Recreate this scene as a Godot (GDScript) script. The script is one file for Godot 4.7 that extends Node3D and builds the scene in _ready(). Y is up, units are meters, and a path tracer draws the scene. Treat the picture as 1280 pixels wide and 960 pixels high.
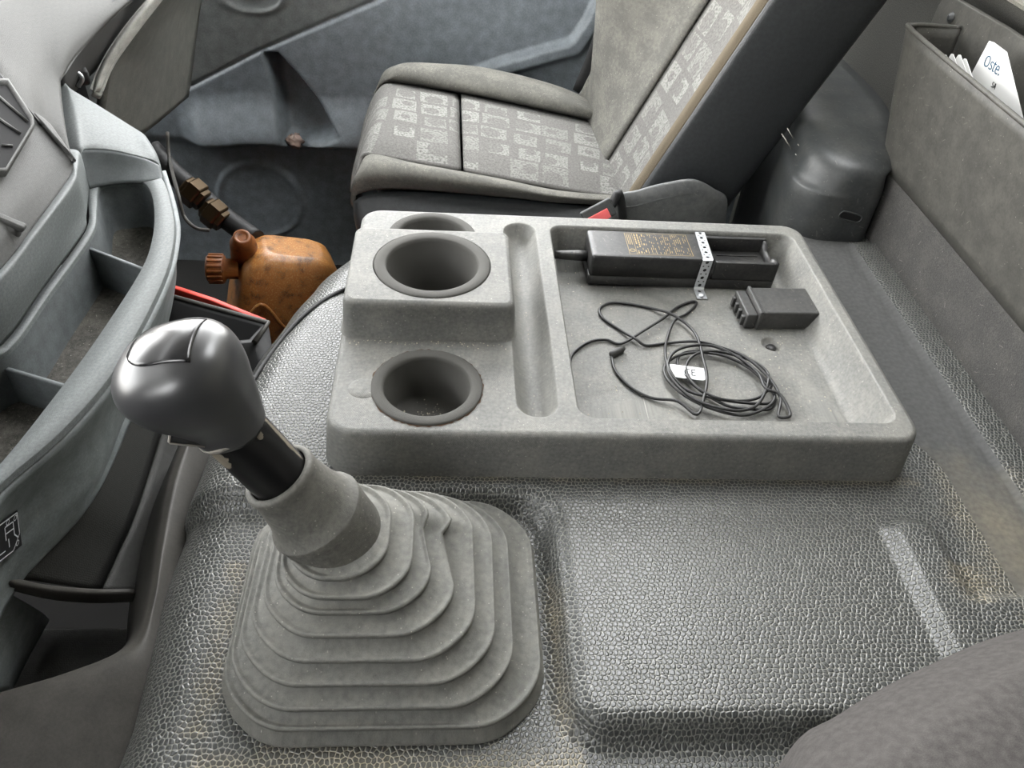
extends Node3D
# Inside a truck cab: x runs to the rear (right), y up, z towards the driver.  The top of the engine cover is y = 0.

var M := {}
var T := {}
var taken := {}
# section of the backrest, from the near side over the front to the far side: [forward offset, z]
const BACK_SECTION := [[.150, -.560], [.138, -.535], [.07, -.526], [.012, -.530], [.0, -.536], [-.006, -.545], [-.005, -.557], [.004, -.575], [.008, -.62], [.004, -.71], [-.02, -.77], [-.065, -.84], [-.085, -.90], [-.06, -.95], [.0, -.965], [.12, -.96]]
var rng := RandomNumberGenerator.new()
var pat_noise := FastNoiseLite.new()

# ------------------------------------------------------------------ nodes
func numbered(called: String) -> String:
	if not taken.has(called):
		taken[called] = 0
		return called
	taken[called] += 1
	return "%s_%03d" % [called, taken[called]]

func tag(o, label, category, group = ""):
	o.set_meta("label", label)
	o.set_meta("category", category)
	if group != "":
		o.set_meta("group", group)
	return o

func thing(called, label, category, at = Vector3.ZERO, group = ""):
	var o := Node3D.new()
	o.name = numbered(called)
	add_child(o)
	o.position = at
	return tag(o, label, category, group)

func origin_of(n) -> Vector3:
	var v := Vector3.ZERO
	while n != self:
		v += n.position
		n = n.get_parent()
	return v

# commits a SurfaceTool whose vertices are in world coordinates
func put(called: String, s: SurfaceTool, m, parent = null, label = ""):
	s.generate_normals()
	var o := MeshInstance3D.new()
	o.mesh = s.commit()
	o.material_override = m
	o.cast_shadow = GeometryInstance3D.SHADOW_CASTING_SETTING_ON
	if parent == null:
		o.name = numbered(called)
		add_child(o)
	else:
		o.name = called
		parent.add_child(o, true)
		o.position = -origin_of(parent)
	if label != "":
		o.set_meta("label", label)
	return o

func struct(o):
	o.set_meta("kind", "structure")
	return o

# ------------------------------------------------------------------ mesh tools
func mb(smooth := true) -> SurfaceTool:
	var s := SurfaceTool.new()
	s.begin(Mesh.PRIMITIVE_TRIANGLES)
	s.set_smooth_group(0 if smooth else -1)
	return s

func tri(s, a, b, c):
	s.set_uv(Vector2.ZERO); s.add_vertex(a)
	s.set_uv(Vector2.ZERO); s.add_vertex(b)
	s.set_uv(Vector2.ZERO); s.add_vertex(c)

func quad(s, a, b, c, d):
	tri(s, a, b, c)
	tri(s, a, c, d)

# rings of equal length, joined one after another
func loft(s, rings: Array, closed := true, cap0 := false, cap1 := false):
	for i in rings.size() - 1:
		var a = rings[i]
		var b = rings[i + 1]
		var n: int = a.size()
		for k in (n if closed else n - 1):
			var k2 := (k + 1) % n
			quad(s, a[k], a[k2], b[k2], b[k])
	if cap0:
		var first: Array = rings[0].duplicate()
		first.reverse()
		fan(s, first)
	if cap1:
		fan(s, rings[-1])

func fan(s, ring):
	var c := Vector3.ZERO
	for v in ring:
		c += v
	c /= ring.size()
	var inner := []
	for v in ring:
		inner.append(v.lerp(c, .06))
	var n: int = ring.size()
	for k in n:
		quad(s, ring[k], ring[(k + 1) % n], inner[(k + 1) % n], inner[k])
		tri(s, c, inner[k], inner[(k + 1) % n])

func rrect(cx, cz, hx, hz, r, y, n := 8) -> Array:
	var out := []
	r = minf(r, minf(hx, hz) * .999)
	for q in 4:
		var sx: float = [1, -1, -1, 1][q]
		var sz: float = [1, 1, -1, -1][q]
		for k in n + 1:
			var a := (q + float(k) / n) * PI / 2
			out.append(Vector3(cx + sx * (hx - r) + r * cos(a), y, cz + sz * (hz - r) + r * sin(a)))
	return out

func circle(cx, cz, r, y, n := 48) -> Array:
	var out := []
	for k in n:
		var a := TAU * k / n
		out.append(Vector3(cx + r * cos(a), y, cz + r * sin(a)))
	return out

# the outline of a rectangle, met by rays from c through each point of the ring
func rect_ring(ring: Array, c: Vector2, x0, x1, z0, z1, y) -> Array:
	var out := []
	var angles := []
	for v in ring:
		var d := Vector2(v.x - c.x, v.z - c.y)
		angles.append(d.angle())
		var t := INF
		if d.x > 1e-9: t = minf(t, (x1 - c.x) / d.x)
		if d.x < -1e-9: t = minf(t, (x0 - c.x) / d.x)
		if d.y > 1e-9: t = minf(t, (z1 - c.y) / d.y)
		if d.y < -1e-9: t = minf(t, (z0 - c.y) / d.y)
		out.append(Vector3(c.x + d.x * t, y, c.y + d.y * t))
	for corner in [Vector3(x0, y, z0), Vector3(x1, y, z0), Vector3(x1, y, z1), Vector3(x0, y, z1)]:
		var a := Vector2(corner.x - c.x, corner.z - c.y).angle()
		var best := 0
		for k in out.size():
			if absf(angle_difference(angles[k], a)) < absf(angle_difference(angles[best], a)):
				best = k
		out[best] = corner
	return out

# profile of [inset, y] on a rounded rectangle
# the ring moved by d along the way to its neighbour ring, so that flat and steep faces shade apart
func toward(ring: Array, other: Array, d: float) -> Array:
	var out := []
	for k in ring.size():
		out.append(ring[k].move_toward(other[k], d))
	return out

func rr_loft(s, cx, cz, hx, hz, r, profile, n := 6, cap0 := true, cap1 := true):
	var rings := []
	for q in profile:
		rings.append(rrect(cx, cz, hx - q[0], hz - q[0], maxf(r - q[0], .0004), q[1], n))
	loft(s, rings, true, cap0, cap1)

# a box with rounded edges, at xf, from y = 0 up to size.y
func rbox(s, size: Vector3, r: float, xf := Transform3D.IDENTITY, n := 4):
	var rings := []
	for q in [[r, 0.0], [r * .3, r * .3], [0.0, r], [0.0, size.y - r], [r * .3, size.y - r * .3], [r, size.y]]:
		var ring := rrect(0, 0, size.x / 2 - q[0], size.z / 2 - q[0], maxf(r - q[0] * .6, .0003), q[1], n)
		rings.append(ring.map(func(v): return xf * v))
	loft(s, rings, true, true, true)

func lathe(s, xf: Transform3D, profile: Array, n := 48, cap0 := false, cap1 := false):
	var rings := []
	for q in profile:
		rings.append(circle(0, 0, q[0], q[1], n).map(func(v): return xf * v))
	loft(s, rings, true, cap0, cap1)

func smooth_line(pts: Array, per := 6, closed := false) -> Array:
	var out := []
	var n := pts.size()
	for i in (n if closed else n - 1):
		var a = pts[i]
		var b = pts[(i + 1) % n]
		var pre = pts[(i - 1 + n) % n] if closed or i > 0 else a * 2 - b
		var post = pts[(i + 2) % n] if closed or i + 2 < n else b * 2 - a
		for k in per:
			out.append(a.cubic_interpolate(b, pre, post, float(k) / per))
	if not closed:
		out.append(pts[-1])
	return out

func tube(s, pts: Array, r, sides := 8, cap := true):
	var rings := []
	var n := pts.size()
	var side := Vector3.UP
	for i in n:
		var d: Vector3 = (pts[mini(i + 1, n - 1)] - pts[maxi(i - 1, 0)]).normalized()
		if i == 0 and absf(d.y) > .9:
			side = Vector3.RIGHT
		side = (side - d * side.dot(d)).normalized()
		var other := side.cross(d)
		var ring := []
		var rad: float = r[i] if r is Array else r
		for k in sides:
			var a := TAU * k / sides
			ring.append(pts[i] + (side * cos(a) + other * sin(a)) * rad)
		rings.append(ring)
	loft(s, rings, true, cap, cap)

# a smooth sheet through rows of control points, with thickness along the mean normal
func sheet(s, rows: Array, nu := 6, nv := 6, thick := 0.0, uv_scale := 0.0):
	var fine := []
	for row in rows:
		fine.append(smooth_line(row, nu))
	var grid := []
	for c in fine[0].size():
		var col := []
		for row in fine:
			col.append(row[c])
		grid.append(smooth_line(col, nv))
	# the outer side is the one that faces the middle of the cab
	var nc := grid.size()
	var nr: int = grid[0].size()
	var facing := 0.0
	for c in nc - 1:
		for r in nr - 1:
			var n: Vector3 = (grid[c + 1][r] - grid[c][r]).cross(grid[c][r + 1] - grid[c][r])
			facing -= n.dot((Vector3(.1, .5, .3) - grid[c][r]).normalized())
	if facing < 0:
		grid.reverse()
	var uv := []
	for c in nc:
		var l := []
		var dist := 0.0
		for r in nr:
			if r > 0: dist += grid[c][r].distance_to(grid[c][r - 1])
			l.append(dist)
		uv.append(l)
	var across := [0.0]
	for c in range(1, nc):
		across.append(across[-1] + grid[c][nr / 2].distance_to(grid[c - 1][nr / 2]))
	for c in nc - 1:
		for r in nr - 1:
			var ids := [[c, r], [c + 1, r], [c + 1, r + 1], [c, r], [c + 1, r + 1], [c, r + 1]]
			for q in ids:
				s.set_uv(Vector2(across[q[0]], uv[q[0]][q[1]]) * uv_scale)
				s.add_vertex(grid[q[0]][q[1]])
	if thick != 0.0:
		var back := []
		for c in nc:
			var col := []
			for r in nr:
				var du: Vector3 = grid[mini(c + 1, nc - 1)][r] - grid[maxi(c - 1, 0)][r]
				var dv: Vector3 = grid[c][mini(r + 1, nr - 1)] - grid[c][maxi(r - 1, 0)]
				col.append(grid[c][r] + du.cross(dv).normalized() * thick)
			back.append(col)
		for c in nc - 1:
			for r in nr - 1:
				quad(s, back[c][r], back[c][r + 1], back[c + 1][r + 1], back[c + 1][r])
		for c in nc - 1:
			quad(s, grid[c][0], back[c][0], back[c + 1][0], grid[c + 1][0])
			quad(s, grid[c][nr - 1], grid[c + 1][nr - 1], back[c + 1][nr - 1], back[c][nr - 1])
		for r in nr - 1:
			quad(s, grid[0][r], grid[0][r + 1], back[0][r + 1], back[0][r])
			quad(s, grid[nc - 1][r], back[nc - 1][r], back[nc - 1][r + 1], grid[nc - 1][r + 1])

# a flat polygon in the local xy plane of xf, pushed out to depth along local z, with a bevelled front edge
func slab(s, poly: PackedVector2Array, xf: Transform3D, depth: float, bevel := .002):
	var n := poly.size()
	var inward := 0.0
	for k in n:
		inward += poly[k].cross(poly[(k + 1) % n])
	inward = signf(inward)
	var rings := []
	for q in [[0.0, 0.0], [0.0, depth - bevel], [bevel * .3, depth - bevel * .3], [bevel, depth]]:
		var ring := []
		for k in n:
			var a := (poly[k] - poly[(k - 1 + n) % n]).normalized()
			var b := (poly[(k + 1) % n] - poly[k]).normalized()
			var na := Vector2(-a.y, a.x)
			var nb := Vector2(-b.y, b.x)
			var m := (na + nb)
			m = m / maxf(m.length_squared() * .5, .3) * inward
			var v: Vector2 = poly[k] + m * q[0]
			ring.append(xf * Vector3(v.x, v.y, q[1]))
		rings.append(ring)
	# the outline runs counter-clockwise seen from the front, so the sides turn outwards
	var turn := 0.0
	for k in n:
		turn += poly[k].cross(poly[(k + 1) % n])
	var ids := Geometry2D.triangulate_polygon(poly)
	for i in 3:
		for k in n:
			var k2 := (k + 1) % n
			if turn > 0: quad(s, rings[i][k], rings[i + 1][k], rings[i + 1][k2], rings[i][k2])
			else: quad(s, rings[i][k], rings[i][k2], rings[i + 1][k2], rings[i + 1][k])
	for k in range(0, ids.size(), 3):
		var e := (poly[ids[k + 1]] - poly[ids[k]]).cross(poly[ids[k + 2]] - poly[ids[k]])
		var b := 1 if e < 0 else 2
		tri(s, rings[3][ids[k]], rings[3][ids[k + b]], rings[3][ids[k + 3 - b]])
		tri(s, rings[0][ids[k]], rings[0][ids[k + 3 - b]], rings[0][ids[k + b]])

func ellipsoid(s, c: Vector3, rad: Vector3, n := 20):
	var rings := []
	for i in n + 1:
		var a := PI - PI * i / n
		var ring := []
		for k in 2 * n:
			var b := PI * k / n
			ring.append(c + Vector3(rad.x * sin(a) * cos(b), rad.y * cos(a), rad.z * sin(a) * sin(b)))
		rings.append(ring)
	loft(s, rings)

func ss(a, b, x) -> float:
	return smoothstep(a, b, x)

func frame(at: Vector3, up: Vector3, side := Vector3.RIGHT) -> Transform3D:
	var y := up.normalized()
	var x := (side - y * side.dot(y)).normalized()
	return Transform3D(Basis(x, y, x.cross(y)), at)

# ------------------------------------------------------------------ textures and materials
func cells_image(size: int, n: int, seed_: int) -> Array:
	# rounded cells: height of the pebbles
	var r := RandomNumberGenerator.new()
	r.seed = seed_
	var pts := []
	for j in n:
		for i in n:
			pts.append(Vector2(i + .5 + .5 * (j % 2) + r.randf_range(-.32, .32), j + .5 + r.randf_range(-.32, .32)))
	var h := Image.create(size, size, false, Image.FORMAT_L8)
	var buf := PackedByteArray()
	buf.resize(size * size)
	for y in size:
		var fy := float(y) / size * n
		var cj := int(fy)
		for x in size:
			var fx := float(x) / size * n
			var ci := int(fx)
			var d1 := 9.0
			var d2 := 9.0
			for dj in range(-1, 2):
				var j := cj + dj
				var jj := posmod(j, n)
				for di in range(-2, 2):
					var i := ci + di
					var ii := posmod(i, n)
					var q: Vector2 = pts[jj * n + ii]
					var ax := q.x + (i - ii) - fx
					var ay := q.y + (j - jj) - fy
					var d := ax * ax + ay * ay
					if d < d1:
						d2 = d1
						d1 = d
					elif d < d2:
						d2 = d
			var e := (sqrt(d2) - sqrt(d1))
			var v := smoothstep(.02, .42, e) * (.9 + .1 * smoothstep(.7, .1, sqrt(d1)))
			buf[y * size + x] = int(v * 255)
	h.set_data(size, size, false, Image.FORMAT_L8, buf)
	return [h, buf]

func noise_buf(size, freq, seed_, octaves := 4) -> PackedByteArray:
	var f := FastNoiseLite.new()
	f.seed = seed_
	f.frequency = freq
	f.fractal_octaves = octaves
	var im := f.get_seamless_image(size, size, false, false, .15, true)
	im.convert(Image.FORMAT_L8)
	return im.get_data()

func rgb_tex(size: int, fill: Callable) -> ImageTexture:
	var b := PackedByteArray()
	b.resize(size * size * 3)
	for k in size * size:
		var c: Color = fill.call(k)
		b[3 * k] = clampi(int(c.r * 255), 0, 255)
		b[3 * k + 1] = clampi(int(c.g * 255), 0, 255)
		b[3 * k + 2] = clampi(int(c.b * 255), 0, 255)
	var im := Image.create_from_data(size, size, false, Image.FORMAT_RGB8, b)
	return ImageTexture.create_from_image(im)

func gray_tex(size: int, buf: PackedByteArray) -> ImageTexture:
	return ImageTexture.create_from_image(Image.create_from_data(size, size, false, Image.FORMAT_L8, buf))

func mat(col: Color, rough: float, tex = null, tex_m := .2, relief = null, relief_m := .1, relief_cm := .02, spec := .5) -> StandardMaterial3D:
	var m := StandardMaterial3D.new()
	m.albedo_color = col
	m.roughness = rough
	m.metallic_specular = spec
	if tex != null:
		m.albedo_texture = tex
	if relief != null:
		m.heightmap_enabled = true
		m.heightmap_texture = relief
		m.heightmap_scale = relief_cm
	if tex != null or relief != null:
		m.uv1_triplanar = true
		m.uv1_world_triplanar = true
		m.uv1_triplanar_sharpness = 4.0
		var t := relief_m if relief != null else tex_m
		m.uv1_scale = Vector3.ONE / t
	return m

func make_materials():
	var big = cells_image(512, 24, 7)          # pebbles: 24 to a tile
	T.pebble_h = ImageTexture.create_from_image(big[0])
	var pb: PackedByteArray = big[1]
	var n1 := noise_buf(512, .012, 3)
	var n2 := noise_buf(512, .09, 5, 5)
	var n3 := noise_buf(512, .35, 9, 2)
	# rubber pebbles: dark crowns, grey dust in the joints
	T.pebble = rgb_tex(512, func(k):
		var h: float = pb[k] / 255.0
		var d: float = (n1[k] / 255.0 - .5) * .12 + (n3[k] / 255.0 - .5) * .12
		var t := smoothstep(.55, .05, h)
		return Color(.46, .47, .47).lerp(Color(.89, .88, .84), t) * (1.0 + d))
	T.dust = rgb_tex(512, func(k):
		var d: float = (n1[k] / 255.0 - .5) * .22 + (n2[k] / 255.0 - .5) * .16 + (n3[k] / 255.0 - .5) * .18
		return Color(.86, .86, .85) * (1.0 + d))
	T.speck = rgb_tex(512, func(k):
		var d: float = (n3[k] / 255.0 - .5) * .9 + (n2[k] / 255.0 - .5) * .35
		return Color(.72, .72, .71) * (1.0 + d))
	T.grain_h = gray_tex(512, n3)
	T.soft_h = gray_tex(512, n2)
	T.rust = rgb_tex(512, func(k):
		var a: float = n1[k] / 255.0
		var b: float = n2[k] / 255.0
		return Color(.66, .44, .22).lerp(Color(.30, .19, .11), smoothstep(.55, .85, a * .6 + b * .5)).lerp(Color(.82, .68, .46), smoothstep(.5, .8, b) * .6))
	# seat cloth with printed squares and dots
	T.cloth = seat_print(n3, n2)
	T.film = wear_tex(n1, n2, n3, .16, 900, 0)
	T.scuff = wear_tex(n1, n2, n3, .05, 160, 90)

	M.rubber = mat(Color(1, 1, 1), .30, T.pebble, .092, T.pebble_h, .092, .052, .58)
	M.rubber.vertex_color_use_as_albedo = true
	M.tray = mat(Color(.47, .47, .46), .55, T.dust, .03, T.pebble_h, .03, .012)
	M.riser = mat(Color(.43, .43, .42), .6, T.dust, .03, T.pebble_h, .026, .010)
	M.liner = mat(Color(.46, .455, .445), .8, T.speck, .04, T.grain_h, .04, .02, .3)
	M.boot = mat(Color(.48, .48, .465), .62, T.dust, .05, T.grain_h, .05, .002, .4)
	M.collar = mat(Color(.40, .395, .38), .6, T.dust, .03, T.pebble_h, .022, .01, .4)
	M.knob = mat(Color(.22, .22, .225), .33, null, .1, null, .1, 0, .6)
	M.knob_cap = mat(Color(.12, .12, .125), .22)
	M.shaft = mat(Color(.06, .06, .062), .3, null)
	M.bare = mat(Color(.62, .58, .52), .5, T.speck, .03)
	M.ring = mat(Color(.6, .58, .55), .35)
	M.steel = mat(Color(.80, .81, .82), .38)
	M.steel.metallic = .75
	M.charger = mat(Color(.155, .155, .16), .42, T.dust, .06, T.grain_h, .06, .004)
	M.battery = mat(Color(.22, .22, .22), .5, T.dust, .05, T.grain_h, .05, .006)
	M.cable = mat(Color(.09, .09, .09), .45)
	M.black = mat(Color(.07, .07, .072), .6)
	M.dark = mat(Color(.16, .16, .16), .7, T.dust, .1, T.grain_h, .1, .01)
	M.dash_gray = mat(Color(.46, .48, .485), .6, T.dust, .04, T.pebble_h, .024, .010)
	M.dash_top = mat(Color(.24, .24, .228), .7, T.dust, .06, T.pebble_h, .028, .012)
	M.fascia = mat(Color(.29, .29, .285), .65, T.dust, .05, T.pebble_h, .024, .012)
	M.shelf = mat(Color(.40, .42, .43), .7, T.dust, .12, T.grain_h, .12, .01)
	M.shelf_floor = mat(Color(.38, .37, .35), .85, T.speck, .18, T.grain_h, .18, .02)
	M.low_dash = mat(Color(.52, .545, .555), .6, T.dust, .15, T.grain_h, .15, .008)
	M.low_dark = mat(Color(.22, .22, .21), .7, T.dust, .05, T.pebble_h, .05, .012)
	M.low_trim = mat(Color(.29, .28, .265), .6, T.dust, .16, T.grain_h, .16, .01)
	M.door = mat(Color(1, 1, 1), .5, T.dust, .2, T.grain_h, .2, .006)
	M.door.vertex_color_use_as_albedo = true
	M.vinyl = mat(Color(.21, .22, .23), .42, T.dust, .05, T.pebble_h, .05, .012)
	M.cloth = mat(Color(.51, .505, .49), .95, T.speck, .06, T.grain_h, .06, .03, .2)
	M.driver = mat(Color(.345, .335, .332), .9, T.dust, .25, T.grain_h, .05, .012, .2)
	M.print = StandardMaterial3D.new()
	M.print.albedo_texture = T.cloth
	M.print.roughness = .95
	M.print.metallic_specular = .2
	M.print.heightmap_enabled = true
	M.print.heightmap_texture = T.grain_h
	M.print.heightmap_scale = .02
	M.box = mat(Color(.23, .24, .245), .45, T.dust, .2, T.grain_h, .2, .004)
	M.holder = mat(Color(.285, .28, .265), .6, T.dust, .15, T.grain_h, .15, .001)
	M.wall_low = mat(Color(.33, .325, .32), .85, T.speck, .12, T.soft_h, .12, .03)
	M.wall_speck = mat(Color(.75, .74, .70), .9, T.speck, .10, T.grain_h, .1, .03)
	M.paper = mat(Color(.80, .80, .79), .8)
	M.ink_blue = mat(Color(.08, .27, .38), .8)
	M.ink = mat(Color(.06, .06, .07), .8)
	M.gold = mat(Color(.58, .50, .33), .5)
	M.white_tag = mat(Color(.86, .87, .88), .6)
	M.red = mat(Color(.78, .22, .16), .55)
	M.buckle_red = mat(Color(.82, .36, .36), .45)
	M.can = mat(Color(.95, .95, .95), .38, T.rust, .16)
	M.brass = mat(Color(.25, .20, .135), .3)
	M.brass.metallic = .8
	M.headliner = mat(Color(.68, .68, .665), .95)
	M.carpet = mat(Color(.16, .155, .15), .95, T.speck, .08)
	M.strap = mat(Color(.17, .17, .175), .7, T.dust, .06)

# what lies on or marks the plastic: dust film with crumbs, scuffs and scratches (colour with its own coverage)
func wear_tex(n1, n2, n3, film: float, crumbs: int, scratches: int) -> ImageTexture:
	var size := 512
	var b := PackedByteArray()
	b.resize(size * size * 4)
	for k in size * size:
		var v: float = n1[k] / 255.0 * .55 + n2[k] / 255.0 * .45
		var a: float = film * smoothstep(.30, .80, v) * (.55 + .9 * n3[k] / 255.0)
		b[4 * k] = 172
		b[4 * k + 1] = 168
		b[4 * k + 2] = 156
		b[4 * k + 3] = clampi(int(a * 255), 0, 255)
	var r := RandomNumberGenerator.new()
	r.seed = 31 + crumbs
	for i in crumbs:
		var k := r.randi() % (size * size)
		var g := r.randi_range(150, 235)
		b[4 * k] = g
		b[4 * k + 1] = g - 4
		b[4 * k + 2] = g - 14
		b[4 * k + 3] = r.randi_range(90, 230)
	for i in scratches:
		var p := Vector2(r.randf() * size, r.randf() * size)
		var d := Vector2.from_angle(r.randf_range(.2, 1.6) if r.randf() < .7 else r.randf() * TAU)
		var strength := r.randf_range(.08, .32)
		for j in int(r.randf_range(3, 15)):
			p += d
			d = d.rotated(r.randf_range(-.05, .05))
			var k := posmod(int(p.y), size) * size + posmod(int(p.x), size)
			b[4 * k + 3] = maxi(b[4 * k + 3], int(strength * 255))
	return ImageTexture.create_from_image(Image.create_from_data(size, size, false, Image.FORMAT_RGBA8, b))

func wear(m: StandardMaterial3D, tex, tile: float):
	m.detail_enabled = true
	m.detail_albedo = tex
	m.detail_blend_mode = BaseMaterial3D.BLEND_MODE_MIX
	m.detail_uv_layer = BaseMaterial3D.DETAIL_UV_2
	m.uv2_triplanar = true
	m.uv2_world_triplanar = true
	m.uv2_triplanar_sharpness = 4.0
	m.uv2_scale = Vector3.ONE / tile

func seat_print(n3, n2) -> ImageTexture:
	var size := 512
	var val := PackedFloat32Array()
	val.resize(size * size)
	val.fill(.0)
	var r := RandomNumberGenerator.new()
	r.seed = 21
	var n := 5
	var cell := size / float(n)
	var squares := []
	for j in n:
		for i in n:
			if r.randf() < .84:
				squares.append([i * cell + r.randf_range(2, 18), j * cell + r.randf_range(2, 18), cell * r.randf_range(.62, .92), r.randf_range(.45, 1.0), cell * r.randf_range(.16, .36), r.randf_range(-.25, .3), r.randf_range(-.25, .3)])
	for q in squares:
		var cx: float = q[0] + q[2] * (.5 + q[5])
		var cy: float = q[1] + q[2] * (.5 + q[6])
		for y in range(int(q[1]), int(q[1] + q[2])):
			for x in range(int(q[0]), int(q[0] + q[2])):
				var inside: bool = Vector2(x - cx, y - cy).length() < q[4]
				var k: int = posmod(y, size) * size + posmod(x, size)
				val[k] = .12 if inside else q[3]
	return rgb_tex(size, func(k):
		var wear: float = n2[k] / 255.0
		var d: float = (n3[k] / 255.0 - .5) * .35 + (wear - .5) * .25
		return Color(.38, .375, .365).lerp(Color(.48, .48, .465), val[k] * smoothstep(.2, .65, wear + .08)) * (1.0 + d))

# ------------------------------------------------------------------ engine cover
func left_edge(z: float) -> float:
	var zs := [-.50, -.44, -.40, -.36, -.30, -.24, -.16, -.05, .10, .20, .30, .60]
	var xs := [.16, .06, .01, -.03, -.062, -.083, -.105, -.122, -.130, -.122, -.130, -.14]
	for i in zs.size() - 1:
		if z <= zs[i + 1]:
			return lerpf(xs[i], xs[i + 1], smoothstep(0, 1, clampf((z - zs[i]) / (zs[i + 1] - zs[i]), 0, 1)) * .35 + .65 * clampf((z - zs[i]) / (zs[i + 1] - zs[i]), 0, 1))
	return xs[-1]

func cover_height(x: float, z: float) -> float:
	var a := z - .020
	var q := Vector2(.218 - x, z - .200)
	var b := Vector2(maxf(q.x, 0), maxf(q.y, 0)).length() + minf(maxf(q.x, q.y), 0) - .022
	var k := .03
	var t := clampf(.5 + .5 * (b - a) / k, 0, 1)
	var sd := lerpf(b, a, t) - k * t * (1 - t)
	var h := -.020 * ss(-.002, .016, sd)
	# raised finger and step by the rear
	var f := Vector2(absf(x - .499) - .006, .068 - z)
	var fd := Vector2(maxf(f.x, 0), maxf(f.y, 0)).length() + minf(maxf(f.x, f.y), 0) - .013
	var g := Vector2(.532 - x, .142 - z)
	var gd := Vector2(maxf(g.x, 0), maxf(g.y, 0)).length() + minf(maxf(g.x, g.y), 0) - .012
	h += .007 * ss(.0035, -.0035, minf(fd, gd))
	# falls away behind the tray towards the passenger seat
	h -= .05 * ss(-.358, -.375, z) * (1 - ss(.525, .545, x))
	# pebbled strip along the rear wall stands a little proud
	h += .006 * ss(.616, .622, x) * ss(-.40, -.395, z)
	return h

func cover_point(u: float, z: float) -> Vector3:
	var r := .055
	var xl := left_edge(z)
	var e := xl + r - u
	if e <= 0:
		return Vector3(u, cover_height(u, z), z)
	var th := minf(e / r, 1.25)
	var rest := maxf(e - 1.25 * r, 0)
	return Vector3(xl + r - r * sin(th) - rest * cos(1.25), cover_height(xl + r, z) - r * (1 - cos(th)) - rest * sin(1.25), z)

func dust_at(x: float, z: float) -> Color:
	# tan dust where the photograph shows it lying: behind the tray, round the boot, by the step
	var n := pat_noise.get_noise_2d(x * 900, z * 900) * .5 + pat_noise.get_noise_2d(x * 3000, z * 3000) * .35
	var d := 0.0
	d = maxf(d, 1.0 - Vector2((x - .585) / .055, (z - .07) / .12).length() + n * .6)
	d = maxf(d, .8 - absf(x - .53) / .03 + n if z > .1 and z < .14 and x < .56 else 0.0)
	d = maxf(d, .75 - absf(z - .245) / .025 + n if x < .2 and x > -.06 else 0.0)
	d = maxf(d, .6 - absf(x - .185) / .014 + n if z > .1 and z < .23 else 0.0)
	d = maxf(d, .6 - absf(x + .062) / .018 + n if z > .08 and z < .22 else 0.0)
	d = maxf(d, .55 - absf(z - .008) / .008 + n if x < .53 and x > 0 else 0.0)
	d = clampf(d, 0, 1)
	return Color(.235, .238, .235).lerp(Color(.46, .41, .32), d)

# where the smooth panel beside the rear wall begins
func joint_shift(z: float) -> float:
	return .028 * ss(-.09, .0, z)

func smooth_part(u: float, z: float) -> bool:
	return u > .535 and u < .62 and z < .13

func build_cover():
	var t = thing("engine_cover", "black pebbled rubber engine cover under the moulded tray", "engine cover", Vector3(.25, -.3, 0))
	var s := mb()
	var flat := mb()
	var step := .005
	var us := []
	var u := -.40
	while u < .652:
		us.append(u)
		u += step
	var zs := []
	var z := -.455
	while z < .42:
		zs.append(z)
		z += step
	var grid := []
	for zz in zs:
		var row := []
		for uu in us:
			var near := clampf((uu - .455) / .08, 0, 1) if uu < .535 else clampf((.62 - uu) / .085, 0, 1)
			row.append(cover_point(uu + joint_shift(zz) * near, zz))
		grid.append(row)
	for j in zs.size() - 1:
		for i in us.size() - 1:
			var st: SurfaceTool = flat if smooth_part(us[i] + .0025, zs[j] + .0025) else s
			for q in [[0, 0], [1, 0], [1, 1], [0, 0], [1, 1], [0, 1]]:
				var v: Vector3 = grid[j + q[1]][i + q[0]]
				st.set_uv(Vector2.ZERO)
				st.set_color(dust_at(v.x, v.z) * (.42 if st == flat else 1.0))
				st.add_vertex(v)
	# skirt at the passenger side
	for i in us.size() - 1:
		var a: Vector3 = grid[0][i]
		var b: Vector3 = grid[0][i + 1]
		s.set_color(Color(.2, .2, .2))
		quad(s, a, a + Vector3(0, -.35, -.02), b + Vector3(0, -.35, -.02), b)
	# and at the driver's side
	for i in us.size() - 1:
		var a: Vector3 = grid[-1][i]
		var b: Vector3 = grid[-1][i + 1]
		s.set_color(Color(.235, .238, .235))
		quad(s, b, b + Vector3(0, -.30, .02), a + Vector3(0, -.30, .02), a)
	put("mat", s, M.rubber, t)
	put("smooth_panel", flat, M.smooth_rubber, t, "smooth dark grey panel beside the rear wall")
	# round seam cord on the far shoulder
	var c := mb()
	var pts := []
	for q in [[-.10, -.08], [-.085, -.15], [-.055, -.22], [-.01, -.268], [.06, -.30]]:
		pts.append(cover_point(q[0], q[1]) + Vector3(0, .001, 0))
	tube(c, smooth_line(pts, 8), .0028, 8)
	put("seam_cord", c, M.black, t)

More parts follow.
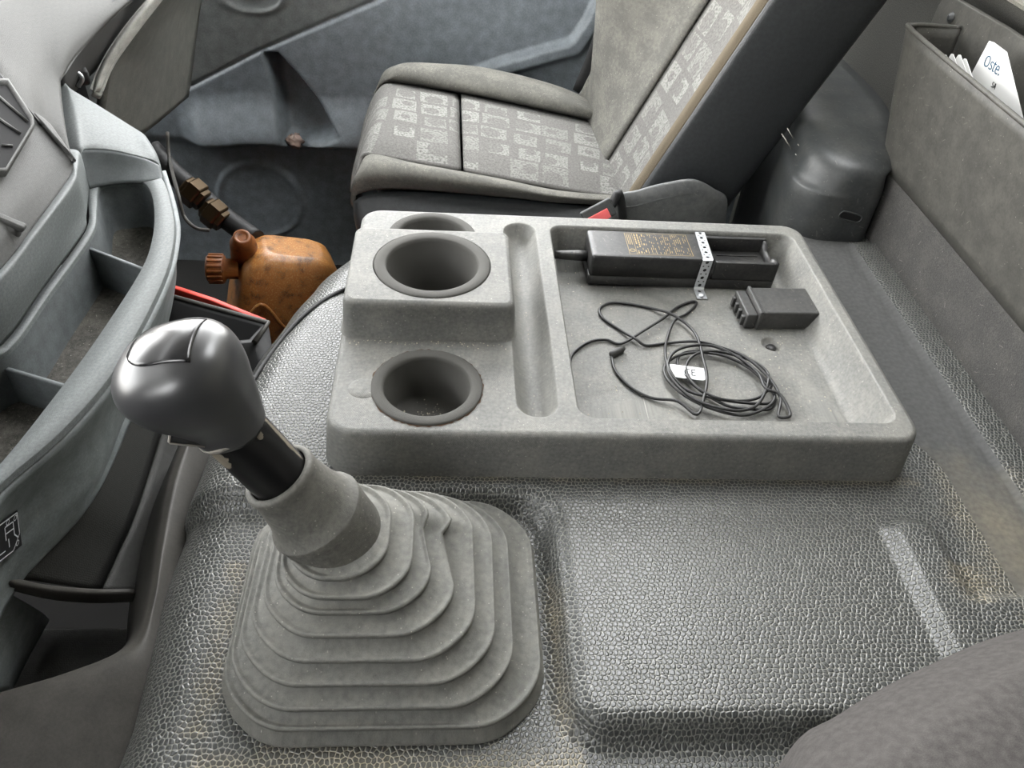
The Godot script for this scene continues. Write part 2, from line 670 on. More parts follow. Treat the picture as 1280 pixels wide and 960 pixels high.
# ------------------------------------------------------------------ moulded tray with cup holders
func build_tray():
	var t = thing("console_tray", "dark grey moulded plastic tray with cup holders and pen groove", "tray", Vector3(.26, 0, -.18))
	var y := .048
	var cx := .26
	var cz := -.179
	var s := mb()
	rr_loft(s, cx, cz, .262, .182, .024, [[-.004, .0], [-.0035, .004], [0, .040], [.0008, .0445], [.0028, .0472], [.006, y]], 8, false, false)
	var x0 := .012
	var x1 := .508
	var z0 := -.3495
	var z1 := -.0085
	var outer := rrect(cx, cz, .256, .176, .018, y, 8)
	loft(s, [outer, rrect(cx, cz, .2553, .1753, .0173, y, 8), rect_ring(outer, Vector2(cx, cz), x0, x1, z0, z1, y)])
	# cup cells
	for q in [[.082, -.056, -.111, z1], [.080, -.304, z0, -.255]]:
		var hole := circle(q[0], q[1], .044, y, 64)
		var cell := rect_ring(hole, Vector2(q[0], q[1]), x0, .156, q[2], q[3], y)
		loft(s, [cell, toward(hole, cell, .0008), hole, circle(q[0], q[1], .0435, .02, 64)])
	# opening below the raised block, for its deep cup
	var well := circle(.083, -.190, .043, y, 64)
	var well_cell := rect_ring(well, Vector2(.083, -.190), x0, .156, -.255, -.111, y)
	loft(s, [well_cell, toward(well, well_cell, .0008), well, circle(.083, -.190, .0425, .006, 64)])
	# pen groove
	var gx := .1795
	var gz := -.180
	var slot := rrect(gx, gz, .0195, .161, .0195, y, 10)
	var cell_ := rect_ring(slot, Vector2(gx, gz), .156, .204, z0, z1, y)
	var rings := [cell_, toward(slot, cell_, .0008)]
	for q in [[-.001, 0], [0, .0006], [.0015, .003], [.0045, .009], [.009, .0145], [.0135, .0175], [.0182, .0185]]:
		rings.append(rrect(gx, gz, .0185 - q[0], .160 - q[0] * 1.0, .0185 - q[0], y - q[1], 10))
	loft(s, rings, true, false, true)
	# deep compartment
	var rc := Vector2(.3605, -.1795)
	var top := rrect(rc.x, rc.y, .1465, .160, .016, y, 8)
	var cell2 := rect_ring(top, rc, .204, x1, z0, z1, y)
	rings = [cell2, toward(top, cell2, .0008), top,
		rrect(rc.x, rc.y, .1453, .1588, .0155, y - .0012, 8),
		rrect(rc.x, rc.y, .1445, .1580, .015, y - .004, 8),
		rrect(rc.x - .006, rc.y - .001, .1375, .1540, .013, y - .033, 8),
		rrect(rc.x - .0065, rc.y - .001, .1345, .1515, .012, y - .0372, 8),
		rrect(rc.x - .0065, rc.y - .001, .1305, .1475, .010, y - .038, 8)]
	loft(s, rings)
	# compartment floor with a round dimple
	var d := Vector2(.446, -.176)
	var hole := circle(d.x, d.y, .0125, y - .038, 32)
	var fx0 := .2235
	var fx1 := .4845
	var fz0 := -.328
	var fz1 := -.033
	var floor_ring := rrect(rc.x - .0065, rc.y - .001, .1305, .1475, .010, y - .038, 8)
	loft(s, [floor_ring, rrect(rc.x - .0065, rc.y - .001, .1297, .1467, .0092, y - .038, 8), rect_ring(floor_ring, Vector2(.354, -.1805), fx0 + .002, fx1 - .002, fz0 + .002, fz1 - .002, y - .038)])
	var cell3 := rect_ring(hole, d, fx0 + .002, fx1 - .002, fz0 + .002, fz1 - .002, y - .038)
	loft(s, [cell3, toward(hole, cell3, .0008), hole, circle(d.x, d.y, .011, y - .0395, 32), circle(d.x, d.y, .0085, y - .0445, 32)], true, false, true)
	put("body", s, M.tray, t)
	var sc := mb()
	lathe(sc, Transform3D(Basis(), Vector3(d.x, y - .0445, d.y)), [[.0055, 0], [.0055, .0015], [.004, .003], [.001, .0034]], 20, true, true)
	put("screw", sc, M.charger, t)
	# liners of the two cup holders
	for q in [[.082, -.056, .0035], [.080, -.304, .004]]:
		var l := mb()
		var xf := Transform3D(Basis(), Vector3(q[0], 0, q[1]))
		lathe(l, xf, [[.0495, y + .0002], [.0492, y + .0014], [.048, y + .0022], [.0405, y + .0022], [.0388, y + .001], [.0382, y - .002]], 64)
		var rim = put("cup_rim", l, M.liner, t, "worn round rim")
		l = mb()
		lathe(l, xf, [[.0382, y - .002], [.0355, q[2] + .003], [.033, q[2]], [.0001, q[2]]], 64)
		put("cup_wall", l, M.liner, rim)
	# brown stain where the near rim meets the tray
	var ru := mb()
	for k in 96:
		var a0 := TAU * k / 96
		var a1 := TAU * (k + 1) / 96
		var w0 := .0014 * clampf(.5 + pat_noise.get_noise_1d(k * 22.0) * 2.2, .05, 1.6)
		var w1 := .0014 * clampf(.5 + pat_noise.get_noise_1d(((k + 1) % 96) * 22.0) * 2.2, .05, 1.6)
		var c := Vector3(.082, y + .0003, -.056)
		quad(ru, c + Vector3(cos(a0), 0, sin(a0)) * .0490, c + Vector3(cos(a1), 0, sin(a1)) * .0490, c + Vector3(cos(a1), 0, sin(a1)) * (.0495 + w1), c + Vector3(cos(a0), 0, sin(a0)) * (.0495 + w0))
	put("rust_stain", ru, M.stain, t, "brown stain round the near cup rim")
	# small round boss beside the near cup
	var bo := mb()
	lathe(bo, Transform3D(Basis(), Vector3(.026, y - .0005, -.052)), [[.0135, 0], [.012, .0012], [.008, .0019], [.001, .0022]], 28, false, true)
	put("boss", bo, M.tray, t)

func build_riser():
	var t = thing("cup_holder_block", "raised square block with one large cup holder standing on the tray", "cup holder", Vector3(.082, .048, -.19))
	var s := mb()
	var c := Vector2(.082, -.190)
	var top := .088
	rr_loft(s, c.x, c.y, .082, .068, .012, [[-.002, .0483], [0, .050], [.0022, .080], [.0030, .0850], [.0048, .0872], [.0075, top]], 6, false, false)
	var outer := rrect(c.x, c.y, .0745, .0605, .006, top, 6)
	var hole := circle(.083, -.190, .0575, top, 72)
	loft(s, [outer, rrect(c.x, c.y, .0738, .0598, .0053, top, 6), rect_ring(outer, c, .010, .154, -.248, -.132, top)])
	var cell := rect_ring(hole, Vector2(.083, -.190), .010, .154, -.248, -.132, top)
	loft(s, [cell, toward(hole, cell, .0006), hole, circle(.083, -.190, .0572, top - .004, 72)])
	put("body", s, M.riser, t)
	var l := mb()
	var xf := Transform3D(Basis(), Vector3(.083, 0, -.190))
	lathe(l, xf, [[.0566, top - .004], [.0566, top + .0002], [.0555, top + .0012], [.0465, top + .0012], [.0452, top + .0002], [.0446, top - .003]], 72)
	var rim = put("cup_rim", l, M.liner, t, "dusty round rim")
	l = mb()
	lathe(l, xf, [[.0446, top - .003], [.0385, .012], [.035, .008], [.0001, .0075]], 72)
	put("cup_wall", l, M.liner, rim)

# ------------------------------------------------------------------ gear lever
func build_lever():
	var t = thing("gear_lever", "gear lever with glossy dark knob and grey ribbed rubber boot", "gear lever", Vector3(.05, -.02, .125))
	# bellows: [x0, x1, z0, z1, y]
	var tiers := [[-.050, .170, .032, .227, -.0195], [-.047, .167, .035, .223, -.003], [-.042, .147, .042, .215, .0085], [-.036, .134, .047, .204, .0195], [-.029, .120, .052, .193, .0300], [-.022, .105, .060, .181, .0405], [-.016, .090, .065, .171, .0505], [-.011, .077, .070, .166, .0605], [-.0075, .061, .077, .158, .0705]]
	var rings := []
	for i in tiers.size():
		var q = tiers[i]
		var hx: float = (q[1] - q[0]) / 2
		var hz: float = (q[3] - q[2]) / 2
		var cx: float = (q[0] + q[1]) / 2
		var cz: float = (q[2] + q[3]) / 2
		var r := lerpf(.046, .030, i / 8.0)
		if i == 0:
			rings.append(boot_ring(cx, cz, hx, hz, r, q[4], i))
			rings.append(boot_ring(cx, cz, hx, hz, r, q[4] + .004, i))
			continue
		# tuck below the rib, bead, top of the rib, slope inwards
		rings.append(boot_ring(cx, cz, hx - .0055, hz - .0055, r - .004, q[4] - .0066, i))
		rings.append(boot_ring(cx, cz, hx - .0050, hz - .0050, r - .003, q[4] - .0040, i))
		rings.append(boot_ring(cx, cz, hx - .0003, hz - .0003, r, q[4] - .0032, i))
		rings.append(boot_ring(cx, cz, hx, hz, r, q[4] - .0006, i))
		rings.append(boot_ring(cx, cz, hx - .0008, hz - .0008, r, q[4] + .0007, i))
		rings.append(boot_ring(cx, cz, hx - .0018, hz - .0018, r, q[4] + .0006, i))
		rings.append(boot_ring(cx, cz, hx - .0030, hz - .0030, r, q[4] - .0006, i))
		rings.append(boot_ring(cx, cz, hx - .0042, hz - .0042, r, q[4] - .0006, i))
	var q = tiers[-1]
	rings.append(boot_ring((q[0] + q[1]) / 2 - .002, .1175, .024, .028, .020, .0745, 8))
	var s := mb()
	loft(s, rings)
	var boot = put("boot", s, M.boot, t, "grey ribbed rubber bellows")
	# collar gripping the shaft
	var ax := Vector3(-.465, .885, .0).normalized()
	var xf := frame(Vector3(.0185, .0745, .1175), ax)
	s = mb()
	var c0 := []
	for k in 48:
		var a := TAU * k / 48
		c0.append(Vector3(.0215 + .0335 * cos(a), .0722, .1175 + .0345 * sin(a)))
	rings = [c0]
	for p in [[.0335, .006], [.0345, .0145], [.0338, .0165], [.0315, .0178], [.0275, .030], [.0250, .046], [.0243, .050], [.0250, .0535], [.0252, .0575], [.0242, .0595], [.0212, .0600], [.0205, .0585]]:
		rings.append(circle(0, 0, p[0], p[1], 48).map(func(v): return xf * v))
	loft(s, rings)
	put("boot_collar", s, M.collar, boot)
	# shaft
	s = mb()
	lathe(s, xf, [[.0196, .050], [.0196, .118]], 40)
	var shaft = put("shaft", s, M.shaft, t, "black painted shaft worn to bare metal")
	s = mb()
	worn(s, xf, [[.084, -.22, .024, .15], [.101, .45, .0035, .16], [.100, 2.05, .0085, .42]])
	put("worn_patch", s, M.bare, shaft, "bare scuffed metal")
	s = mb()
	lathe(s, xf, [[.0199, .108], [.0216, .1085], [.0218, .1105], [.0212, .1125]], 40)
	put("ring", s, M.ring, t)
	# knob
	var k := frame(xf * Vector3(0, .1095, 0), Vector3(-.30, .95, .0))
	var knob_rows := [[-.003, .0205, .0205, -.001], [.003, .0217, .0217, -.001], [.009, .0232, .0226, -.001], [.018, .0268, .0258, .001], [.027, .0310, .0300, .004], [.036, .0346, .0330, .006], [.045, .0362, .0344, .007], [.053, .0354, .0336, .007], [.060, .0322, .0304, .0065], [.0655, .0265, .0248, .006], [.0695, .0182, .0168, .006], [.0715, .0090, .0082, .006], [.072, .0030, .0025, .006]]
	rings = []
	var fine_rows := []
	for p in smooth_line(knob_rows.map(func(v): return Vector4(v[0], v[1], v[2], v[3])), 3):
		fine_rows.append([p.x, p.y, p.z, p.w])
		var ring := []
		for j in 64:
			var a := TAU * j / 64
			var cs := cos(a)
			var sn := sin(a)
			var e := pow(pow(absf(cs), 2.4) + pow(absf(sn), 2.4), -1 / 2.4)
			ring.append(k * Vector3(-p.w + p.y * cs * e, p.x, p.z * sn * e))
		rings.append(ring)
	s = mb()
	loft(s, rings, true, true, true)
	var knob = put("knob", s, M.knob, t, "glossy dark grey knob")
	# inlay on the crown, following the dome
	s = mb()
	var rows := []
	for i in 15:
		var row := []
		var f := i / 14.0
		for j in 15:
			var g := j / 14.0 * 2 - 1
			var vx := lerpf(-.0240, .0150, f)
			var w := .0190 * sqrt(clampf(1.0 - pow(clampf((-.001 - vx) / .0240, 0, 1), 3.0), .02, 1))
			row.append(k * Vector3(vx, knob_top(fine_rows, vx, g * w) + .0007, g * w))
		rows.append(row)
	sheet(s, rows, 1, 1, .0016)
	put("crown_inlay", s, M.knob_cap, knob)
	# splitter switch bracket under the knob: dark plate with a bright edge
	s = mb()
	sheet(s, [
		[Vector3(-0.0555, 0.1984, 0.1400), Vector3(-0.0604, 0.1794, 0.1400)],
		[Vector3(-0.0463, 0.1987, 0.1400), Vector3(-0.0508, 0.1783, 0.1400)],
		[Vector3(-0.0382, 0.1930, 0.1380), Vector3(-0.0415, 0.1750, 0.1380)]], 3, 3, .0015)
	var br = put("selector_plate", s, M.bracket, t)
	s = mb()
	tube(s, [Vector3(-0.0544, 0.1990, 0.1405), Vector3(-0.0600, 0.1806, 0.1405), Vector3(-0.0594, 0.1793, 0.1405), Vector3(-0.0414, 0.1748, 0.1385)], .0008, 8)
	put("bright_edge", s, M.ring, br)

func boot_ring(cx, cz, hx, hz, r, y, i) -> Array:
	var out := rrect(cx, cz, hx, hz, r, y, 10)
	var bulge := .055 if i < 6 else .03
	for k in out.size():
		var v: Vector3 = out[k]
		var dx: float = (v.x - cx) / hx
		var dz: float = (v.z - cz) / hz
		# sides bow outwards
		v.x += signf(dx) * hx * bulge * (1 - dz * dz) * smoothstep(.7, 1.0, absf(dx))
		v.z += signf(dz) * hz * bulge * (1 - dx * dx) * smoothstep(.7, 1.0, absf(dz))
		# folded dent on the rear side of the middle ribs
		if i >= 4 and i <= 6:
			var f := smoothstep(.020, .004, absf(v.z - .104)) * smoothstep(.55, 1.0, dx)
			v.x -= f * [.003, .011, .007][i - 4]
			v.y -= f * .003
		out[k] = v
	return out

func knob_top(rows, vx: float, vz: float) -> float:
	# height of the dome above (vx, vz), from the ring table
	for i in range(rows.size() - 1, 0, -1):
		var a = rows[i]
		var b = rows[i - 1]
		var ra := pow(pow(absf((vx + a[3]) / a[1]), 2.4) + pow(absf(vz / a[2]), 2.4), 1 / 2.4)
		var rb := pow(pow(absf((vx + b[3]) / b[1]), 2.4) + pow(absf(vz / b[2]), 2.4), 1 / 2.4)
		if i == rows.size() - 1 and ra <= 1:
			return a[0]
		if rb <= 1 and ra > 1:
			return lerpf(b[0], a[0], clampf((1 - rb) / maxf(ra - rb, .001), 0, 1))
	return rows[rows.size() / 2][0]

func worn(s, xf, patches):
	# ragged flakes hugging the tube: [height, angle, half length, half angle]
	for p in patches:
		var n := 14
		var rows := []
		for i in n + 1:
			var row := []
			var f := float(i) / n * 2 - 1
			for j in 7:
				var g := j / 6.0 * 2 - 1
				var w: float = p[3] * sqrt(maxf(1 - f * f, .001)) * (.75 + .45 * pat_noise.get_noise_2d(f * 160 + p[1] * 50, g * 40))
				var a: float = p[1] + g * w
				row.append(xf * Vector3(.0197 * cos(a), p[0] + f * p[2], .0197 * sin(a)))
			rows.append(row)
		sheet(s, rows, 1, 1)

# ------------------------------------------------------------------ things in the tray
func build_charger():
	var t = thing("battery_charger", "long black battery charger with gold print and open cradle end", "charger", Vector3(.365, .0105, -.302))
	var s := mb()
	rr_loft(s, .365, -.302, .1085, .0285, .004, [[.0015, .0105], [0, .012], [0, .0225], [.0012, .0232]], 4)
	put("base", s, M.charger, t)
	s = mb()
	rr_loft(s, .328, -.302, .0705, .0280, .004, [[0, .0234], [0, .0465], [.0007, .0485], [.0025, .0495]], 4)
	put("body", s, M.charger, t)
	# cradle: floor, two cheeks and an end lip with a notch
	s = mb()
	rbox(s, Vector3(.074, .006, .050), .001, Transform3D(Basis(), Vector3(.4355, .0235, -.302)))
	put("cradle_floor", s, M.charger, t)
	for z in [-.3275, -.2765]:
		s = mb()
		rbox(s, Vector3(.0735, .0235 if z < -.3 else .0225, .005), .0012, Transform3D(Basis(), Vector3(.436, .0236, z)))
		put("cradle_side", s, M.charger, t)
	s = mb()
	slab(s, PackedVector2Array([Vector2(-.0275, 0), Vector2(.0275, 0), Vector2(.0275, .0225), Vector2(.016, .0215), Vector2(.013, .0145), Vector2(-.010, .0145), Vector2(-.014, .022), Vector2(-.0275, .0235)]), Transform3D(Basis(Vector3(0, 0, -1), Vector3(0, 1, 0), Vector3(1, 0, 0)), Vector3(.4685, .0235, -.302)), .0045, .0008)
	put("end_lip", s, M.charger, t)
	s = mb()
	for k in 3:
		rbox(s, Vector3(.050, .0012, .0015), .0003, Transform3D(Basis(), Vector3(.438, .0295, -.315 + k * .013)))
	put("guide_rail", s, M.charger, t)
	# strain relief and plug lead
	s = mb()
	var xf := frame(Vector3(.258, .030, -.304), Vector3(-1, 0, 0), Vector3.UP)
	lathe(s, xf, [[.0062, -.002], [.0062, .012], [.0052, .030], [.0048, .0385]], 20, true, true)
	put("strain_relief", s, M.charger, t)
	# gold print
	s = mb()
	var y := .04975
	var r := RandomNumberGenerator.new()
	r.seed = 4
	flat_bar(s, .3005, .3735, -.3245, -.3240, y)
	flat_bar(s, .3005, .3735, -.2805, -.2800, y)
	flat_bar(s, .3005, .3010, -.3245, -.2800, y)
	flat_bar(s, .3730, .3735, -.3245, -.2800, y)
	flat_bar(s, .3090, .3094, -.3245, -.2800, y)
	for k in 3:
		flat_bar(s, .3025 + k * .002, .3032 + k * .002, -.322, -.300, y)
	for k in 18:
		var a0 := TAU * k / 18
		var a1 := TAU * (k + 1) / 18
		var c := Vector3(.305, y, -.288)
		quad(s, c + Vector3(cos(a0), 0, sin(a0)) * .0026, c + Vector3(cos(a1), 0, sin(a1)) * .0026, c + Vector3(cos(a1), 0, sin(a1)) * .0034, c + Vector3(cos(a0), 0, sin(a0)) * .0034)
	flat_bar(s, .3030, .3070, -.2882, -.2877, y)
	var x := .3110
	var col := 0
	while x < .3715:
		var wide := .0016 if col in [0, 1, 3] else .0007
		var z := -.3225
		while z < -.283:
			var l := r.randf_range(.0015, .005)
			if r.randf() < (.85 if col < 2 else .5):
				flat_bar(s, x, x + wide, z, minf(z + l, -.282), y)
			z += l + .0008
		x += wide + .0016 + (.002 if col % 5 == 4 else 0.0)
		col += 1
	put("print", s, M.gold, t, "small gold print")

func flat_bar(s, x0, x1, z0, z1, y):
	quad(s, Vector3(x0, y, z0), Vector3(x1, y, z0), Vector3(x1, y, z1), Vector3(x0, y, z1))

func build_strap():
	var t = thing("metal_strap", "perforated galvanised steel strap over the black charger", "strap", Vector3(.39, .0103, -.26))
	var path := [Vector3(.3915, .0475, -.3315), Vector3(.3915, .0508, -.3300), Vector3(.3885, .0508, -.2745), Vector3(.3882, .0495, -.2722), Vector3(.3862, .0140, -.2715), Vector3(.3858, .0118, -.2690), Vector3(.3862, .0116, -.2520)]
	var s := mb(false)
	var across := Vector3(.0058, 0, 0)
	for i in path.size() - 1:
		var a: Vector3 = path[i]
		var b: Vector3 = path[i + 1]
		var len := a.distance_to(b)
		var d := (b - a) / len
		var n := maxi(1, int(round(len / .0052)))
		var nor := Vector3(1, 0, 0).cross(d).normalized()
		if nor.dot(Vector3(0, 1, 1)) < 0: nor = -nor
		for k in n:
			var m: Vector3 = a + d * len * (k + .5) / n
			var hl := len / n / 2
			if len < .006:
				strap_cell(s, m, across, d * hl, 0, 0, nor)
			elif k % 2 == 0:
				strap_cell(s, m, across, d * hl, .0, .0021, nor)
			else:
				strap_cell(s, m - across * .5, across * .5, d * hl, 0, .0011, nor)
				strap_cell(s, m + across * .5, across * .5, d * hl, 0, .0011, nor)
	put("band", s, M.steel, t)
	s = mb()
	lathe(s, Transform3D(Basis(), Vector3(.3862, .0122, -.2585)), [[.0042, 0], [.0042, .0008], [.003, .0018], [.001, .002]], 20, false, true)
	put("screw_head", s, M.steel, t)

func strap_cell(s, m: Vector3, u: Vector3, v: Vector3, _o, hole: float, nor: Vector3):
	var hu := u.length()
	var hv := v.length()
	var ud := u / hu
	var vd := v / hv
	for side in [1.0, -1.0]:
		var off: Vector3 = nor * .0004 * side
		if hole <= 0:
			quad(s, m - u - v + off, m + u - v + off, m + u + v + off, m - u + v + off)
			continue
		var ring := circle(0, 0, minf(hole, minf(hu, hv) * .92), 0, 20)
		var out := rect_ring(ring, Vector2.ZERO, -hu, hu, -hv, hv, 0)
		var f := func(q): return m + ud * q.x + vd * q.z + off
		loft(s, [out.map(f), ring.map(f)])

func build_battery():
	var xf := Transform3D(Basis(Vector3.UP, .03), Vector3(.4600, .0103, -.2245))
	var t = thing("battery_pack", "small black battery block lying below the charger", "battery", xf.origin)
	var s := mb()
	rbox(s, Vector3(.068, .0225, .048), .002, xf * Transform3D(Basis(), Vector3(.006, 0, 0)))
	put("body", s, M.battery, t)
	s = mb()
	rbox(s, Vector3(.012, .0185, .046), .0015, xf * Transform3D(Basis(), Vector3(-.0345, 0, 0)))
	put("terminal_block", s, M.battery, t)
	s = mb()
	rbox(s, Vector3(.004, .0235, .050), .001, xf * Transform3D(Basis(), Vector3(-.0255, 0, 0)))
	put("rib", s, M.battery, t)
	for k in 4:
		s = mb()
		rbox(s, Vector3(.005, .012, .0045), .0008, xf * Transform3D(Basis(), Vector3(-.0415, .0015, -.0165 + k * .011)))
		put("contact_rib", s, M.battery, t)

func build_cable():
	var t = thing("charger_cable", "thin black cable tangled in loops on the tray floor", "cable", Vector3(.34, .0103, -.1))
	var px := []      # on the tray floor: [x, z, height above the floor]
	px = [[0.2213, -0.1321, 0.0000], [0.2281, -0.1509, 0.0000], [0.2462, -0.1688, 0.0000], [0.2643, -0.1731, 0.0000], [0.2799, -0.1674, 0.0000], [0.3073, -0.1872, 0.0030], [0.3321, -0.2089, 0.0030], [0.3529, -0.2335, 0.0000], [0.3732, -0.2456, 0.0000], [0.3761, -0.2404, 0.0000], [0.3613, -0.2222, 0.0000], [0.3430, -0.2044, 0.0030], [0.3301, -0.1761, 0.0000], [0.3217, -0.1449, 0.0040], [0.3214, -0.1157, 0.0060], [0.3317, -0.0957, 0.0030], [0.3506, -0.0847, 0.0040], [0.3773, -0.0778, 0.0040], [0.4079, -0.0769, 0.0030], [0.4201, -0.0848, 0.0014], [0.4093, -0.0698, 0.0028], [0.3917, -0.0695, 0.0026], [0.3691, -0.0754, 0.0012], [0.3491, -0.0942, 0.0014], [0.3355, -0.1160, 0.0028], [0.3328, -0.1369, 0.0026], [0.3425, -0.1524, 0.0012], [0.3622, -0.1564, 0.0014], [0.3860, -0.1473, 0.0028], [0.4070, -0.1287, 0.0026], [0.4186, -0.1034, 0.0012], [0.4185, -0.0839, 0.0042], [0.4042, -0.0690, 0.0041], [0.3802, -0.0608, 0.0026], [0.3545, -0.0679, 0.0027], [0.3315, -0.0825, 0.0042], [0.3178, -0.1045, 0.0041], [0.3172, -0.1260, 0.0026], [0.3310, -0.1438, 0.0027], [0.3556, -0.1508, 0.0042], [0.3843, -0.1463, 0.0041], [0.4080, -0.1294, 0.0026], [0.4204, -0.1067, 0.0027], [0.4164, -0.0968, 0.0055], [0.4022, -0.0841, 0.0041], [0.3823, -0.0790, 0.0041], [0.3611, -0.0808, 0.0055], [0.3451, -0.0935, 0.0055], [0.3383, -0.1143, 0.0041], [0.3420, -0.1339, 0.0041], [0.3560, -0.1479, 0.0055], [0.3765, -0.1518, 0.0055], [0.3982, -0.1466, 0.0041], [0.4153, -0.1355, 0.0041], [0.4211, -0.1144, 0.0055], [0.4013, -0.0768, 0.0056], [0.3813, -0.0647, 0.0054], [0.3580, -0.0657, 0.0068], [0.3365, -0.0773, 0.0070], [0.3229, -0.1011, 0.0056], [0.3196, -0.1241, 0.0054], [0.3292, -0.1456, 0.0068], [0.3495, -0.1576, 0.0070], [0.3755, -0.1598, 0.0056], [0.3976, -0.1433, 0.0054], [0.4104, -0.1182, 0.0068], [0.4119, -0.0954, 0.0070], [0.4242, -0.0874, 0.0060], [0.4286, -0.0708, 0.0030], [0.4267, -0.0610, 0.0020], [0.4163, -0.0614, 0.0020], [0.4244, -0.0841, 0.0040], [0.4205, -0.1117, 0.0060], [0.4046, -0.1434, 0.0060], [0.3839, -0.1617, 0.0030], [0.3603, -0.1702, 0.0030], [0.3297, -0.1702, 0.0000], [0.3060, -0.1653, 0.0000], [0.2957, -0.1716, 0.0030], [0.2821, -0.1902, 0.0000], [0.2667, -0.2093, 0.0000], [0.2650, -0.2263, 0.0000], [0.2786, -0.2383, 0.0000], [0.2998, -0.2371, 0.0000], [0.3203, -0.2315, 0.0000], [0.3391, -0.2177, 0.0040], [0.3554, -0.2007, 0.0030], [0.3620, -0.1774, 0.0040], [0.3588, -0.1387, 0.0070], [0.3565, -0.1097, 0.0060], [0.3471, -0.0819, 0.0050], [0.3357, -0.0604, 0.0030], [0.3209, -0.0779, 0.0030], [0.2966, -0.0856, 0.0000], [0.2781, -0.1010, 0.0000], [0.2673, -0.1246, 0.0000], [0.2669, -0.1485, 0.0000]]
	var pts := []
	for q in px:
		pts.append(Vector3(q[0], .0121 + q[2], q[1]))
	var s := mb()
	tube(s, smooth_line(pts, 7), .00155, 8)
	put("lead", s, M.cable, t)
	s = mb()
	var a := Vector3(0.2663, 0.0135, -0.1476)
	var b := Vector3(0.2850, 0.0135, -0.1611)
	var xf := frame(a, b - a)
	lathe(s, xf, [[.001, -.002], [.0034, 0], [.0038, .004], [.0036, .014], [.0024, .018], [.001, .019]], 16, true, true)
	put("joint_sleeve", s, M.battery, t)
	s = mb()
	var c := Vector3(0.3405, 0.0160, -0.1189)
	var bx := Transform3D(Basis(Vector3.UP, -.16) * Basis(Vector3.RIGHT, -PI / 2 + .1), c)
	slab(s, PackedVector2Array([Vector2(-.019, -.0085), Vector2(.014, -.0085), Vector2(.019, -.004), Vector2(.019, .0085), Vector2(-.019, .0085)]), bx, .0006, .0002)
	var flag = put("paper_flag", s, M.white_tag, t, "white paper flag with print")
	lettering("letters", "CE", .0115, bx * Transform3D(Basis(), Vector3(.001, 0, .0007)), M.ink, flag)

func build_crumbs():
	var s := mb(false)
	var r := RandomNumberGenerator.new()
	r.seed = 77
	for k in 420:
		var p: Vector3
		if k < 230: p = Vector3(r.randf_range(.228, .478), .0103, lerpf(-.32, -.04, pow(r.randf(), .8)))
		elif k < 320: p = Vector3(.1795 + r.randfn() * .005, .0297, r.randf_range(-.33, -.03))
		elif k < 380: p = Vector3(r.randf_range(.0, .155), .0483, -.1185 + absf(r.randfn()) * .004)
		else: p = Vector3(.082 + r.randfn() * .012, .0038, -.066 + r.randfn() * .008)
		var e := r.randf_range(.0003, .0009)
		var b := Basis(Vector3.UP, r.randf() * TAU).scaled(Vector3(e, e * .6, e * r.randf_range(.6, 1.8)))
		var c := [Vector3(1, 0, 0), Vector3(0, 0, 1), Vector3(-1, 0, 0), Vector3(0, 0, -1)].map(func(v): return p + b * v)
		var top := p + b * Vector3(.1, 1, .1)
		for i in 4:
			tri(s, c[i], top, c[(i + 1) % 4])
	var o = put("crumbs", s, M.crumb)
	tag(o, "pale crumbs and grit scattered over the tray compartments", "crumbs")
	o.set_meta("kind", "stuff")

func lettering(called, words, height, xf, m, parent, font_name := "Droid Sans"):
	var f := SystemFont.new()
	f.font_names = PackedStringArray([font_name])
	var tm := TextMesh.new()
	tm.font = f
	tm.text = words
	tm.font_size = 32
	tm.pixel_size = height / 32.0
	tm.depth = .0002
	tm.curve_step = 2.0
	var o := MeshInstance3D.new()
	o.mesh = tm
	o.material_override = m
	o.name = called
	parent.add_child(o, true)
	o.transform = Transform3D(Basis(), -origin_of(parent)) * xf
	return o

